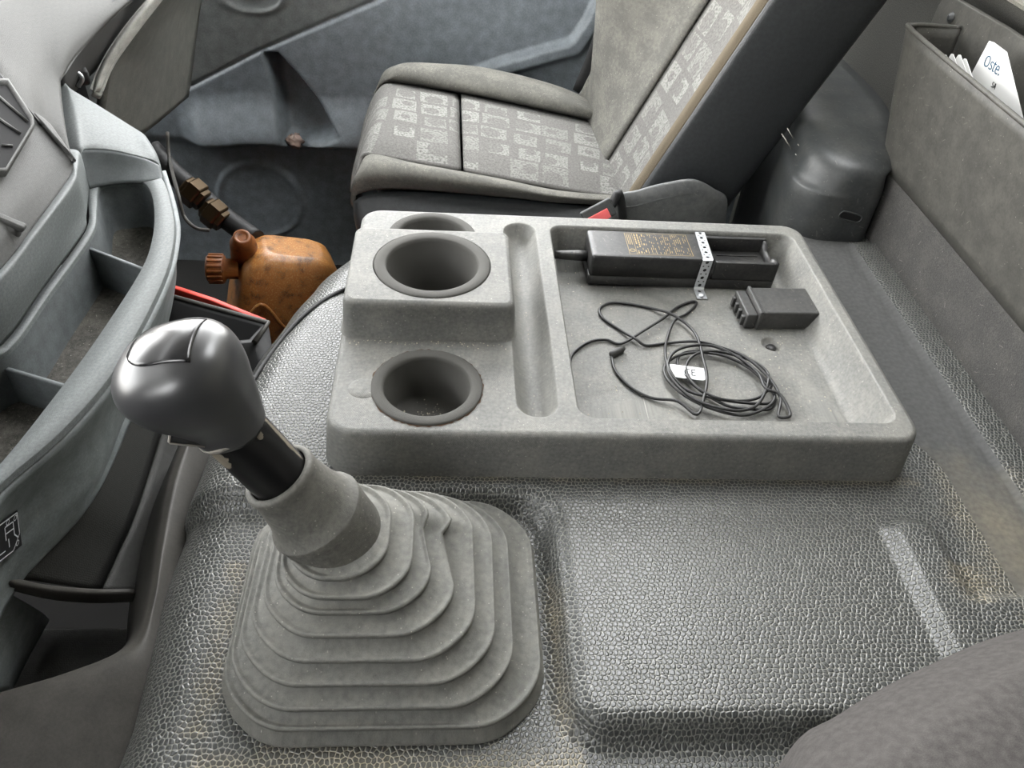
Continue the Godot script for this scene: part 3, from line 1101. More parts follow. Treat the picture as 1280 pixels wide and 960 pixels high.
# ------------------------------------------------------------------ passenger seat
func build_seat():
	var t = thing("passenger_seat", "grey cloth passenger seat with printed centre panels and dark vinyl sides", "seat", Vector3(.17, -.40, -.75))
	# base block in dark vinyl
	var s := mb()
	sheet(s, [
		[Vector3(-.040, -.066, -.62), Vector3(-.040, -.062, -.570), Vector3(-.022, -.050, -.566), Vector3(.03, -.046, -.574), Vector3(.165, -.046, -.568), Vector3(.26, -.048, -.560), Vector3(.40, -.055, -.560)],
		[Vector3(-.040, -.090, -.62), Vector3(-.040, -.085, -.562), Vector3(-.024, -.080, -.540), Vector3(.03, -.075, -.540), Vector3(.165, -.075, -.538), Vector3(.26, -.075, -.536), Vector3(.40, -.078, -.536)],
		[Vector3(-.036, -.12, -.62), Vector3(-.036, -.115, -.560), Vector3(-.022, -.11, -.532), Vector3(.03, -.11, -.528), Vector3(.165, -.11, -.526), Vector3(.26, -.11, -.526), Vector3(.40, -.11, -.526)],
		[Vector3(-.030, -.20, -.62), Vector3(-.030, -.20, -.560), Vector3(-.020, -.20, -.536), Vector3(.03, -.20, -.532), Vector3(.165, -.20, -.530), Vector3(.26, -.20, -.530), Vector3(.40, -.20, -.530)]], 6, 5, .008)
	put("side_panel", s, M.vinyl, t, "dark vinyl side")
	s = mb()
	rbox(s, Vector3(.44, .30, .36), .03, Transform3D(Basis(), Vector3(.20, -.40, -.74)))
	put("seat_base", s, M.black, t)
	# near bolster
	s = mb()
	sheet(s, [
		[Vector3(-0.0399, -0.0850, -0.5806), Vector3(-0.0331, -0.0500, -0.5677), Vector3(0.0267, -0.0460, -0.5793), Vector3(0.1657, -0.0460, -0.5697), Vector3(0.2592, -0.0480, -0.5622), Vector3(0.3630, -0.0550, -0.5733)],
		[Vector3(-0.0460, -0.0700, -0.5816), Vector3(-0.0326, -0.0240, -0.5661), Vector3(0.0285, -0.0160, -0.5586), Vector3(0.1634, -0.0200, -0.5453), Vector3(0.2556, -0.0300, -0.5459), Vector3(0.3664, -0.0450, -0.5676)],
		[Vector3(-0.0449, -0.0620, -0.6100), Vector3(-0.0224, -0.0100, -0.5852), Vector3(0.0392, -0.0040, -0.5719), Vector3(0.1632, -0.0120, -0.5512), Vector3(0.2561, -0.0280, -0.5538), Vector3(0.3695, -0.0440, -0.5732)],
		[Vector3(-0.0424, -0.0600, -0.6462), Vector3(-0.0186, -0.0140, -0.6184), Vector3(0.0495, -0.0110, -0.5915), Vector3(0.1642, -0.0180, -0.5720), Vector3(0.2579, -0.0320, -0.5683), Vector3(0.3772, -0.0500, -0.5917)],
		[Vector3(-0.0433, -0.0680, -0.6640), Vector3(-0.0219, -0.0280, -0.6491), Vector3(0.0482, -0.0250, -0.6216), Vector3(0.1657, -0.0300, -0.5974), Vector3(0.2616, -0.0440, -0.5930), Vector3(0.3825, -0.0600, -0.6125)]], 6, 5, .006)
	put("near_bolster", s, M.cloth, t)
	# printed centre: front and rear panels
	s = mb()
	sheet(s, [
		[Vector3(-0.0600, -0.1100, -0.6820), Vector3(-0.0442, -0.0600, -0.6284), Vector3(-0.0364, -0.0340, -0.6495), Vector3(-0.0121, -0.0280, -0.6449), Vector3(0.0599, -0.0260, -0.6222), Vector3(0.1071, -0.0280, -0.6154), Vector3(0.1155, -0.0360, -0.6293)],
		[Vector3(-0.0604, -0.1000, -0.7295), Vector3(-0.0432, -0.0500, -0.7000), Vector3(-0.0264, -0.0240, -0.6912), Vector3(-0.0027, -0.0180, -0.6837), Vector3(0.0585, -0.0160, -0.6641), Vector3(0.1054, -0.0180, -0.6570), Vector3(0.1143, -0.0340, -0.6882)],
		[Vector3(-0.0595, -0.1000, -0.8008), Vector3(-0.0409, -0.0500, -0.7863), Vector3(-0.0217, -0.0220, -0.7711), Vector3(0.0006, -0.0160, -0.7630), Vector3(0.0557, -0.0140, -0.7468), Vector3(0.1024, -0.0170, -0.7440), Vector3(0.1130, -0.0340, -0.7801)],
		[Vector3(-0.0588, -0.1000, -0.9278), Vector3(-0.0398, -0.0500, -0.8989), Vector3(-0.0210, -0.0280, -0.8992), Vector3(0.0029, -0.0210, -0.8918), Vector3(0.0512, -0.0200, -0.8784), Vector3(0.1004, -0.0220, -0.8658), Vector3(0.1129, -0.0340, -0.8931)],
		[Vector3(-0.0599, -0.1100, -0.9677), Vector3(-0.0408, -0.0600, -0.9403), Vector3(-0.0212, -0.0360, -0.9370), Vector3(0.0032, -0.0300, -0.9286), Vector3(0.0498, -0.0300, -0.9170), Vector3(0.1017, -0.0330, -0.9066), Vector3(0.1131, -0.0400, -0.9217)]], 6, 6, .006, 4.0)
	put("front_panel", s, M.print, t, "printed grey cloth")
	s = mb()
	sheet(s, [
		[Vector3(0.1179, -0.0360, -0.6270), Vector3(0.1259, -0.0280, -0.6097), Vector3(0.1891, -0.0300, -0.5946), Vector3(0.2856, -0.0440, -0.5925), Vector3(0.3620, -0.0580, -0.6024), Vector3(0.4053, -0.0660, -0.6153)],
		[Vector3(0.1168, -0.0340, -0.6885), Vector3(0.1248, -0.0200, -0.6604), Vector3(0.1910, -0.0220, -0.6446), Vector3(0.2897, -0.0360, -0.6401), Vector3(0.3687, -0.0540, -0.6507), Vector3(0.4186, -0.0680, -0.6656)],
		[Vector3(0.1156, -0.0340, -0.7804), Vector3(0.1240, -0.0180, -0.7457), Vector3(0.1952, -0.0220, -0.7331), Vector3(0.2996, -0.0380, -0.7291), Vector3(0.3839, -0.0580, -0.7442), Vector3(0.4360, -0.0720, -0.7572)],
		[Vector3(0.1143, -0.0340, -0.8933), Vector3(0.1235, -0.0220, -0.8620), Vector3(0.2016, -0.0300, -0.8540), Vector3(0.3133, -0.0460, -0.8451), Vector3(0.4022, -0.0660, -0.8541), Vector3(0.4576, -0.0800, -0.8676)],
		[Vector3(0.1145, -0.0400, -0.9219), Vector3(0.1241, -0.0330, -0.9025), Vector3(0.2045, -0.0420, -0.8962), Vector3(0.3192, -0.0580, -0.8861), Vector3(0.4105, -0.0780, -0.8943), Vector3(0.4660, -0.0900, -0.9031)]], 6, 6, .006, 4.0)
	put("rear_panel", s, M.print, t, "printed grey cloth")
	# far bolster
	s = mb()
	sheet(s, [
		[Vector3(-0.0489, -0.1000, -0.9290), Vector3(-0.0400, -0.0600, -0.9476), Vector3(-0.0210, -0.0360, -0.9334), Vector3(0.0031, -0.0320, -0.9301), Vector3(0.0498, -0.0320, -0.9185), Vector3(0.1479, -0.0360, -0.8989), Vector3(0.2895, -0.0520, -0.8823), Vector3(0.4058, -0.0700, -0.8729), Vector3(0.5152, -0.1000, -0.8769)],
		[Vector3(-0.0488, -0.1000, -0.9994), Vector3(-0.0321, -0.0400, -0.9492), Vector3(-0.0106, -0.0160, -0.9125), Vector3(0.0095, -0.0100, -0.8998), Vector3(0.0510, -0.0080, -0.8828), Vector3(0.1462, -0.0120, -0.8607), Vector3(0.2838, -0.0300, -0.8474), Vector3(0.4017, -0.0580, -0.8591), Vector3(0.5166, -0.1000, -0.8835)],
		[Vector3(-0.0494, -0.1000, -1.0441), Vector3(-0.0256, -0.0300, -0.9612), Vector3(-0.0030, -0.0040, -0.9292), Vector3(0.0198, 0.0060, -0.9168), Vector3(0.0639, 0.0100, -0.9051), Vector3(0.1459, 0.0080, -0.8933), Vector3(0.2837, -0.0120, -0.8680), Vector3(0.4000, -0.0500, -0.8574), Vector3(0.5180, -0.1000, -0.8902)],
		[Vector3(-0.0482, -0.1000, -1.0674), Vector3(-0.0282, -0.0500, -1.0283), Vector3(0.0001, -0.0200, -0.9875), Vector3(0.0268, -0.0080, -0.9705), Vector3(0.0695, -0.0040, -0.9621), Vector3(0.1619, -0.0060, -0.9581), Vector3(0.3003, -0.0300, -0.9463), Vector3(0.4111, -0.0660, -0.9114), Vector3(0.5329, -0.1200, -0.9405)],
		[Vector3(-0.0510, -0.1200, -1.0928), Vector3(-0.0276, -0.0900, -1.1087), Vector3(-0.0027, -0.0700, -1.0926), Vector3(0.0255, -0.0600, -1.0865), Vector3(0.0716, -0.0600, -1.0931), Vector3(0.1757, -0.0600, -1.0833), Vector3(0.3162, -0.0800, -1.0495), Vector3(0.4294, -0.1050, -0.9875), Vector3(0.5516, -0.1500, -0.9986)]], 6, 6, .006)
	put("far_bolster", s, M.cloth, t)
	# cross seam welt
	# backrest: rows run from the near side over the front to the far side, columns upwards
	var lean := Vector3(.43, 1, 0)
	var near_z := -.535
	var base := Vector3(.352, -.04, 0)
	var rows := []
	var cols := [-.02, .03, .08, .15, .25, .36, .48]
	for sec in BACK_SECTION:
		var row := []
		for h in cols:
			var o: Vector3 = base + lean * h
			var swell := clampf(lerpf(.05, 1.1, h / .18), .0, 1.6) if sec[1] < -.70 and sec[0] < 0 else 1.0
			row.append(Vector3(o.x + sec[0] * swell, o.y, sec[1]))
		rows.append(row)
	s = mb()
	sheet(s, rows.slice(0, 5), 4, 5, .006)
	put("backrest_side", s, M.vinyl, t, "dark vinyl side of the backrest")
	s = mb()
	sheet(s, rows.slice(4, 7), 4, 5, .006)
	put("backrest_piping", s, M.cloth_tan, t, "worn tan edge strip")
	s = mb()
	sheet(s, rows.slice(6, 10), 4, 5, .006, 4.0)
	put("backrest_panel", s, M.print, t, "printed grey cloth")
	s = mb()
	sheet(s, rows.slice(9, rows.size()), 4, 5, .006)
	put("backrest_far_bolster", s, M.cloth, t)
	# recliner cover
	s = mb()
	sheet(s, [
		[Vector3(.338, -.105, -.522), Vector3(0.3285, -0.0208, -0.5150), Vector3(0.3542, 0.0030, -0.5100), Vector3(0.3889, 0.0206, -0.5050), Vector3(0.4262, 0.0283, -0.5050), Vector3(0.4631, 0.0104, -0.5100), Vector3(0.4895, -0.0114, -0.5200), Vector3(.492, -.06, -.522)],
		[Vector3(.338, -.11, -.500), Vector3(0.3210, -0.0183, -0.4970), Vector3(0.3538, 0.0007, -0.4920), Vector3(0.3891, 0.0136, -0.4870), Vector3(0.4244, 0.0188, -0.4870), Vector3(0.4558, 0.0064, -0.4900), Vector3(0.4813, -0.0130, -0.5000), Vector3(.492, -.07, -.500)],
		[Vector3(.338, -.16, -.497), Vector3(.33, -.16, -.494), Vector3(.352, -.16, -.488), Vector3(.39, -.16, -.486), Vector3(.43, -.16, -.486), Vector3(.462, -.16, -.488), Vector3(.484, -.16, -.494), Vector3(.49, -.16, -.497)]], 5, 5, .02)
	put("recliner_cover", s, M.vinyl_gray, t, "grey plastic recliner cover")

func build_buckle():
	var a := Vector3(0.2782, -0.0218, -0.4700)
	var b := Vector3(0.3176, -0.0003, -0.4780)
	var xd := (b - a).normalized()
	var nd := Vector3(0, .45, .9)
	nd = (nd - xd * nd.dot(xd)).normalized()
	var xf := Transform3D(Basis(xd, nd, xd.cross(nd)), (a + b) / 2)
	var t = thing("seat_belt_buckle", "seat belt buckle with red button beside the seat cushion", "buckle", xf.origin)
	var s := mb()
	rbox(s, Vector3(.044, .012, .024), .002, xf)
	put("housing", s, M.box, t)
	s = mb()
	rbox(s, Vector3(.034, .004, .013), .001, xf * Transform3D(Basis(), Vector3(-.004, .0105, .005)))
	put("release_button", s, M.buckle_red, t, "red release button")
	s = mb()
	tube(s, smooth_line([xf * Vector3(.02, .005, 0), xf * Vector3(.036, .0, -.004), Vector3(.36, -.12, -.495)], 5), .006, 8)
	put("stalk", s, M.black, t)

func build_belt():
	var t = thing("seat_belt", "dark seat belt webbing hanging by the door behind the seat", "seat belt", Vector3(0.3325, -0.0651, -1.0000))
	var s := mb()
	sheet(s, [
		[Vector3(0.3628, 0.1531, -1.0200), Vector3(0.3539, 0.0390, -1.0200), Vector3(0.3280, -0.0612, -1.0200)],
		[Vector3(0.4046, 0.1556, -1.0200), Vector3(0.3873, 0.0338, -1.0200), Vector3(0.3546, -0.0753, -1.0200)]], 6, 3, .0016)
	put("webbing", s, M.strap, t)
	s = mb()
	sheet(s, [
		[Vector3(0.3684, -0.0037, -0.9700), Vector3(0.3468, -0.0282, -0.9700), Vector3(0.3311, -0.0559, -0.9700)],
		[Vector3(0.3839, -0.0087, -0.9700), Vector3(0.3672, -0.0360, -0.9700), Vector3(0.3532, -0.0638, -0.9700)],
		[Vector3(0.4097, -0.0488, -0.9700), Vector3(0.3976, -0.0677, -0.9700), Vector3(0.3844, -0.0807, -0.9700)]], 5, 3, .006)
	put("anchor_cover", s, M.vinyl_gray, t)

func build_driver_seat():
	var t = thing("driver_seat", "brownish grey cloth corner of the driver seat in the foreground", "seat", Vector3(.5, -.1, .45))
	var s := mb()
	sheet(s, [
		[Vector3(.25, .012, .40), Vector3(.275, .012, .31), Vector3(.35, .012, .262), Vector3(.45, .013, .222), Vector3(.56, .014, .195), Vector3(.64, .014, .18)],
		[Vector3(.24, .03, .40), Vector3(0.3038, 0.0500, 0.2776), Vector3(0.3516, 0.0500, 0.2451), Vector3(0.4247, 0.0500, 0.2133), Vector3(0.5073, 0.0500, 0.1876), Vector3(.65, .05, .165)],
		[Vector3(.245, .075, .41), Vector3(.285, .098, .32), Vector3(.345, .107, .28), Vector3(.42, .11, .248), Vector3(.50, .112, .225), Vector3(.66, .11, .20)],
		[Vector3(.27, .11, .44), Vector3(.31, .128, .355), Vector3(.37, .138, .32), Vector3(.44, .142, .29), Vector3(.53, .142, .27), Vector3(.67, .14, .25)],
		[Vector3(.30, .12, .60), Vector3(.34, .14, .56), Vector3(.40, .15, .52), Vector3(.48, .155, .50), Vector3(.56, .155, .48), Vector3(.70, .15, .46)]], 6, 6, .012)
	put("bolster", s, M.driver, t)
	# piped seam along the edge
	s = mb()
	tube(s, smooth_line([Vector3(0.3035, 0.0620, 0.2851), Vector3(0.3472, 0.0620, 0.2537), Vector3(0.4171, 0.0620, 0.2230), Vector3(0.4961, 0.0620, 0.1982), Vector3(.64, .062, .172)], 8), .0022, 8)
	put("seam", s, M.driver, t)

# ------------------------------------------------------------------ rear: box, wall, document holder
func build_rear():
	var s := mb(false)
	# lower rear wall
	rbox(s, Vector3(.10, .55, 1.40), .002, Transform3D(Basis(), Vector3(.70, -.46, .20)))
	struct(put("wall_rear", s, M.wall_low))
	s = mb(false)
	rbox(s, Vector3(.06, 1.6, 2.3), .002, Transform3D(Basis(), Vector3(.785, -.5, -.05)))
	struct(put("wall_back", s, M.wall_mid))
	s = mb(false)
	rbox(s, Vector3(.03, .8, 2.2), .006, Transform3D(Basis(), Vector3(.735, .285, -.05)))
	struct(put("trim_3", s, M.wall_speck))
	# moulded black cover beside the wall
	var t = thing("rear_cover", "black moulded plastic cover with oblong slot by the rear wall", "cover", Vector3(.5, -.3, -.6))
	s = mb()
	var path := [[.60, -.75], [.575, -.62], [.548, -.52], [.538, -.45], [.568, -.411], [.62, -.405], [.638, -.407], [.643, -.415]]
	var rows := [[], []]
	for q in path:
		rows[0].append(Vector3(q[0], -.30, q[1]))
		rows[1].append(Vector3(q[0], .02, q[1]))
	rows.append([Vector3(.61, .07, -.75), Vector3(.585, .07, -.62), Vector3(.556, .07, -.52), Vector3(.548, .07, -.45), Vector3(.576, .07, -.413), Vector3(.62, .07, -.406), Vector3(.638, .07, -.408), Vector3(.643, .07, -.416)])
	rows.append([Vector3(.625, .110, -.75), Vector3(.60, .110, -.62), Vector3(.578, .108, -.52), Vector3(.572, .105, -.455), Vector3(.595, .100, -.421), Vector3(.622, .095, -.412), Vector3(.636, .090, -.412), Vector3(.642, .086, -.418)])
	rows.append([Vector3(.70, .114, -.75), Vector3(.70, .114, -.60), Vector3(.68, .111, -.50), Vector3(.665, .109, -.46), Vector3(.66, .104, -.44), Vector3(.655, .098, -.43), Vector3(.65, .094, -.424), Vector3(.645, .09, -.422)])
	sheet(s, rows, 5, 5, .006)
	put("shell", s, M.box, t)
	# oblong slot: a rim with a sunk floor
	s = mb()
	var c := Vector3(0.6086, 0.0375, -0.4040)
	var bx := Transform3D(Basis(Vector3(1, -.22, 0).normalized(), Vector3(0, 0, 1), Vector3(-.22, -1, 0).normalized()), c)
	var rings := []
	for q in [[.0, .0], [-.0008, .0012], [.001, .0016], [.0022, .0002]]:
		rings.append(rrect(0, 0, .0165 - q[0], .0062 - q[0], .006 - q[0], q[1] , 6).map(func(v): return bx * v))
	loft(s, rings)
	put("slot_rim", s, M.box, t)
	s = mb()
	fan(s, rrect(0, 0, .0145, .0042, .004, .0004, 6).map(func(v): return bx * v))
	put("slot", s, M.black, t)
	for q in [[Vector3(0.5303, 0.0986, -0.5050), Vector3(0.5474, 0.0806, -0.5000)], [Vector3(0.5398, 0.1022, -0.5150), Vector3(0.5510, 0.0895, -0.5100)], [Vector3(0.5502, 0.0789, -0.4900), Vector3(0.5751, 0.0545, -0.4750)], [Vector3(0.5539, 0.0877, -0.5000), Vector3(0.5781, 0.0656, -0.4850)]]:
		s = mb()
		tube(s, q, .0006, 6)
		put("scored_line", s, M.ring, t)
	# document holder
	t = thing("document_holder", "dark grey plastic document holder on the rear wall", "document holder", Vector3(.66, .087, -.3))
	s = mb()
	var z0 := -.470
	var z1 := .30
	sheet(s, [
		[Vector3(.700, .245, z0 - .020), Vector3(.698, .17, z0 - .010), Vector3(.690, .10, z0)],
		[Vector3(.665, .245, z0 - .024), Vector3(.668, .17, z0 - .016), Vector3(.672, .10, z0 - .004)],
		[Vector3(.640, .245, z0 - .020), Vector3(.650, .17, z0 - .010), Vector3(.660, .10, z0)],
		[Vector3(.630, .245, z0), Vector3(.640, .17, z0 + .010), Vector3(.650, .088, z0 + .03)],
		[Vector3(.629, .244, -.30), Vector3(.640, .17, -.30), Vector3(.650, .088, -.30)],
		[Vector3(.629, .243, z1), Vector3(.640, .17, z1), Vector3(.650, .088, z1)]], 6, 8, .003)
	put("front_shell", s, M.holder, t)
	s = mb()
	tube(s, smooth_line([Vector3(.700, .246, z0 - .020), Vector3(.665, .246, z0 - .023), Vector3(.641, .246, z0 - .019), Vector3(.631, .246, z0), Vector3(.6305, .245, -.30), Vector3(.6305, .244, z1)], 8), .0028, 8)
	put("rolled_rim", s, M.holder, t)
	s = mb()
	slab(s, PackedVector2Array([Vector2(-.56, .06), Vector2(.30, .06), Vector2(.30, .275), Vector2(-.42, .272), Vector2(-.535, .268), Vector2(-.553, .262), Vector2(-.56, .25)]), Transform3D(Basis(Vector3(0, 0, 1), Vector3(0, 1, 0), Vector3(-1, 0, 0)), Vector3(.708, 0, 0)), .006, .0015)
	put("back_plate", s, M.holder, t)
	s = mb()
	var rv := frame(Vector3(0.7015, 0.2485, -0.5198), Vector3(-1, 0, 0), Vector3.UP)
	lathe(s, rv, [[.0062, 0], [.0060, .0015], [.0042, .0022], [.0040, .0035], [.002, .0045], [.0005, .0046]], 24, false, true)
	put("rivet", s, M.box, t)
	# raised lower lip of the wall
	# papers
	for k in 4:
		var a = thing("envelope", ["white envelope nearest the holder front, lowest of four", "second white envelope from the holder front", "third white envelope from the holder front", "fourth white envelope, next to the printed letter"][k], "envelope", Vector3(.65, .1, -.4), "white envelopes in the document holder")
		s = mb()
		var top: Vector3 = [Vector3(0.6480, 0.2398, -0.4160), Vector3(0.6520, 0.2431, -0.4098), Vector3(0.6560, 0.2450, -0.4026), Vector3(0.6600, 0.2433, -0.3959)][k]
		var yy: float = top.y
		var xs: float = top.x
		slab(s, PackedVector2Array([Vector2(top.z - .006, .155), Vector2(top.z + .11, .155), Vector2(top.z + .11, yy - .045), Vector2(top.z + .004, yy), Vector2(top.z, yy - .001), Vector2(top.z - .006, yy - .02)]), Transform3D(Basis(Vector3(0, 0, 1), Vector3(0, 1, 0), Vector3(-1, 0, 0)), Vector3(xs, 0, 0)), .0008, .0003)
		put("paper", s, M.paper, a)
	var le = thing("letter", "folded white letter with blue heading standing in the document holder", "letter", Vector3(.68, .1, -.36))
	s = mb()
	var lp := [Vector3(0.6750, 0.2274, -0.3937), Vector3(0.6750, 0.2643, -0.3896), Vector3(0.6750, 0.2657, -0.3805), Vector3(0.6750, 0.2653, -0.3533), Vector3(0.6750, 0.2147, -0.2637)]
	var poly := PackedVector2Array([Vector2(lp[0].z - .005, .10), Vector2(lp[0].z, lp[0].y), Vector2(lp[1].z, lp[1].y), Vector2(lp[2].z, lp[2].y), Vector2(lp[3].z, lp[3].y), Vector2(lp[4].z, lp[4].y), Vector2(lp[4].z + .01, .10)])
	slab(s, poly, Transform3D(Basis(Vector3(0, 0, 1), Vector3(0, 1, 0), Vector3(-1, 0, 0)), Vector3(.675, 0, 0)), .0008, .0003)
	var sheet_ = put("paper", s, M.paper, le)
	# writing on it: reads along the sheet's tilt
	var ex := (Vector3(0.6740, 0.2475, -0.3409) - Vector3(0.6740, 0.2463, -0.3827)).normalized()
	var nz := Vector3(-1, 0, 0)
	var ey := nz.cross(ex).normalized()
	var face := Basis(ex, ey, nz)
	lettering("heading", "Oste.", .0150, Transform3D(face, Vector3(0.6738, 0.2473, -0.3639)), M.ink_blue, sheet_)
	lettering("initials", "SA", .0075, Transform3D(face, Vector3(0.6738, 0.2322, -0.3477)), M.ink, sheet_)
	var ln := mb()
	for k in 6:
		var o := Vector3(0.6738, 0.2235, -0.3125) + ex * (.006 * 0) - ey * .0042 * k
		quad(ln, o, o + ex * (.020 - .002 * (k % 3)), o + ex * (.020 - .002 * (k % 3)) - ey * .0011, o - ey * .0011)
	put("small_print", ln, M.ink, sheet_)

# ------------------------------------------------------------------ dashboard
func build_dash():
	var t = thing("dashboard", "grey dashboard with open storage shelf left of the gear lever", "dashboard", Vector3(-.3, -.1, -.1))
	# storage shelf: outline of the opening, from the passenger end round the lip to the driver end and back
	var y := .10
	var inner := smooth_line([Vector3(-0.2614, 0.1000, -0.2951), Vector3(-0.2438, 0.1000, -0.3051), Vector3(-0.2239, 0.1000, -0.3086), Vector3(-0.2088, 0.1000, -0.2894), Vector3(-0.1936, 0.1000, -0.2487), Vector3(-0.1813, 0.1000, -0.1964), Vector3(-0.1770, 0.1000, -0.1433), Vector3(-0.1833, 0.1000, -0.0465), Vector3(-0.1924, 0.1000, 0.0293), Vector3(-0.2021, 0.1000, 0.0877), Vector3(-.216, .1, .14), Vector3(-.24, .1, .20), Vector3(-.262, .1, .20), Vector3(-0.2684, 0.1000, 0.0089), Vector3(-0.2455, 0.1000, -0.0330), Vector3(-0.2422, 0.1000, -0.1059), Vector3(-0.2391, 0.1000, -0.2038), Vector3(-0.2500, 0.1000, -0.2506)], 5, true)
	var lip := smooth_line([Vector3(-0.2777, 0.1000, -0.3108), Vector3(-0.2485, 0.1000, -0.3204), Vector3(-0.2218, 0.1000, -0.3300), Vector3(-0.2034, 0.1000, -0.3139), Vector3(-0.1801, 0.1000, -0.2592), Vector3(-0.1633, 0.1000, -0.2032), Vector3(-0.1545, 0.1000, -0.1296), Vector3(-0.1579, 0.1000, -0.0168), Vector3(-0.1731, 0.1000, 0.0519), Vector3(-0.1952, 0.1000, 0.1046), Vector3(-.208, .1, .15), Vector3(-.235, .1, .22), Vector3(-.268, .1, .21), Vector3(-0.2764, 0.1000, 0.0038), Vector3(-0.2514, 0.1000, -0.0387), Vector3(-0.2486, 0.1000, -0.1126), Vector3(-0.2459, 0.1000, -0.2090), Vector3(-0.2626, 0.1000, -0.2654)], 5, true)
	var rings := []
	var c := Vector3(-.21, 0, -.09)
	for q in [[lip, 0.0, .0], [inner, 0.0, .001]]:
		rings.append(q[0])
	var s := mb()
	var down := func(ring, dy, k): return ring.map(func(v): return Vector3(v.x + (c.x - v.x) * k * .6, v.y + dy, v.z + (c.z - v.z) * k * .25))
	loft(s, [down.call(lip, -.006, -.02), down.call(lip, -.0015, -.006), lip, inner, down.call(inner, -.0015, .012), down.call(inner, -.005, .02)])
	put("shelf_lip", s, M.dash_gray, t)
	s = mb()
	loft(s, [down.call(inner, -.005, .02), down.call(inner, -.046, .13), down.call(inner, -.049, .20)])
	put("shelf_wall", s, M.shelf, t)
	s = mb()
	var fl: Array = down.call(inner, -.049, .17)
	var poly := PackedVector2Array()
	for v in fl:
		poly.append(Vector2(v.x, v.z))
	var ids := Geometry2D.triangulate_polygon(poly)
	for k in range(0, ids.size(), 3):
		tri(s, fl[ids[k]], fl[ids[k + 1]], fl[ids[k + 2]])
	put("shelf_floor", s, M.shelf_floor, t, "dusty shelf floor")
	# dividers
	for q in [[Vector3(-0.2402, 0.0920, -0.1940), Vector3(-0.1816, 0.0920, -0.1626)], [Vector3(-0.2637, 0.0860, -0.0332), Vector3(-0.1922, 0.0860, -0.0070)]]:
		s = mb()
		var a: Vector3 = q[0]
		var b: Vector3 = q[1]
		var d := (b - a).normalized()
		var bx := Transform3D(Basis(d, Vector3.UP, d.cross(Vector3.UP)), Vector3(0, 0, 0))
		bx.origin = a
		var len := a.distance_to(b)
		slab(s, PackedVector2Array([Vector2(-.004, -.045), Vector2(len + .004, -.045), Vector2(len + .002, -.002), Vector2(len, 0), Vector2(0, 0), Vector2(-.002, -.002)]), bx, .0035, .001)
		put("shelf_divider", s, M.shelf, t)
	# outer face below the lip
	s = mb()
	sheet(s, [
		[Vector3(-0.2149, 0.0940, -0.3422), Vector3(-0.1824, 0.0940, -0.2631), Vector3(-0.1663, 0.0940, -0.2098), Vector3(-0.1574, 0.0940, -0.1356), Vector3(-0.1610, 0.0940, -0.0217), Vector3(-0.1764, 0.0940, 0.0477), Vector3(-0.1988, 0.0940, 0.1009), Vector3(-.208, .094, .15), Vector3(-.24, .094, .24)],
		[Vector3(-0.2241, 0.0500, -0.3669), Vector3(-0.2014, 0.0500, -0.2910), Vector3(-0.1866, 0.0500, -0.2378), Vector3(-0.1741, 0.0500, -0.1566), Vector3(-0.1772, 0.0500, -0.0509), Vector3(-0.1867, 0.0500, 0.0300), Vector3(-0.2144, 0.0500, 0.0998), Vector3(-.215, .05, .16), Vector3(-.25, .05, .24)],
		[Vector3(-0.2357, 0.0000, -0.3703), Vector3(-0.2180, 0.0000, -0.3036), Vector3(-0.2039, 0.0000, -0.2506), Vector3(-0.1941, 0.0000, -0.1754), Vector3(-0.1963, 0.0000, -0.0728), Vector3(-0.1958, 0.0000, 0.0284), Vector3(-0.2255, 0.0000, 0.1148), Vector3(-.225, .0, .17), Vector3(-.26, .0, .24)],
		[Vector3(-.26, -.03, -.35), Vector3(-.25, -.03, -.27), Vector3(-.24, -.03, -.22), Vector3(-.225, -.02, -.155), Vector3(-.218, -.02, -.085), Vector3(-.222, -.02, .02), Vector3(-.246, -.02, .105), Vector3(-.25, -.02, .18), Vector3(-.28, -.02, .24)],
		[Vector3(-.42, -.04, -.35), Vector3(-.42, -.04, -.27), Vector3(-.42, -.04, -.22), Vector3(-.42, -.04, -.155), Vector3(-.42, -.04, -.085), Vector3(-.42, -.04, .02), Vector3(-.42, -.04, .105), Vector3(-.42, -.03, .18), Vector3(-.42, -.03, .24)]], 5, 5, .006)
	put("lower_face", s, M.low_dash, t, "blue grey face below the shelf")
	# back slope from the shelf up to the ridge, fascia and corner
	s = mb()
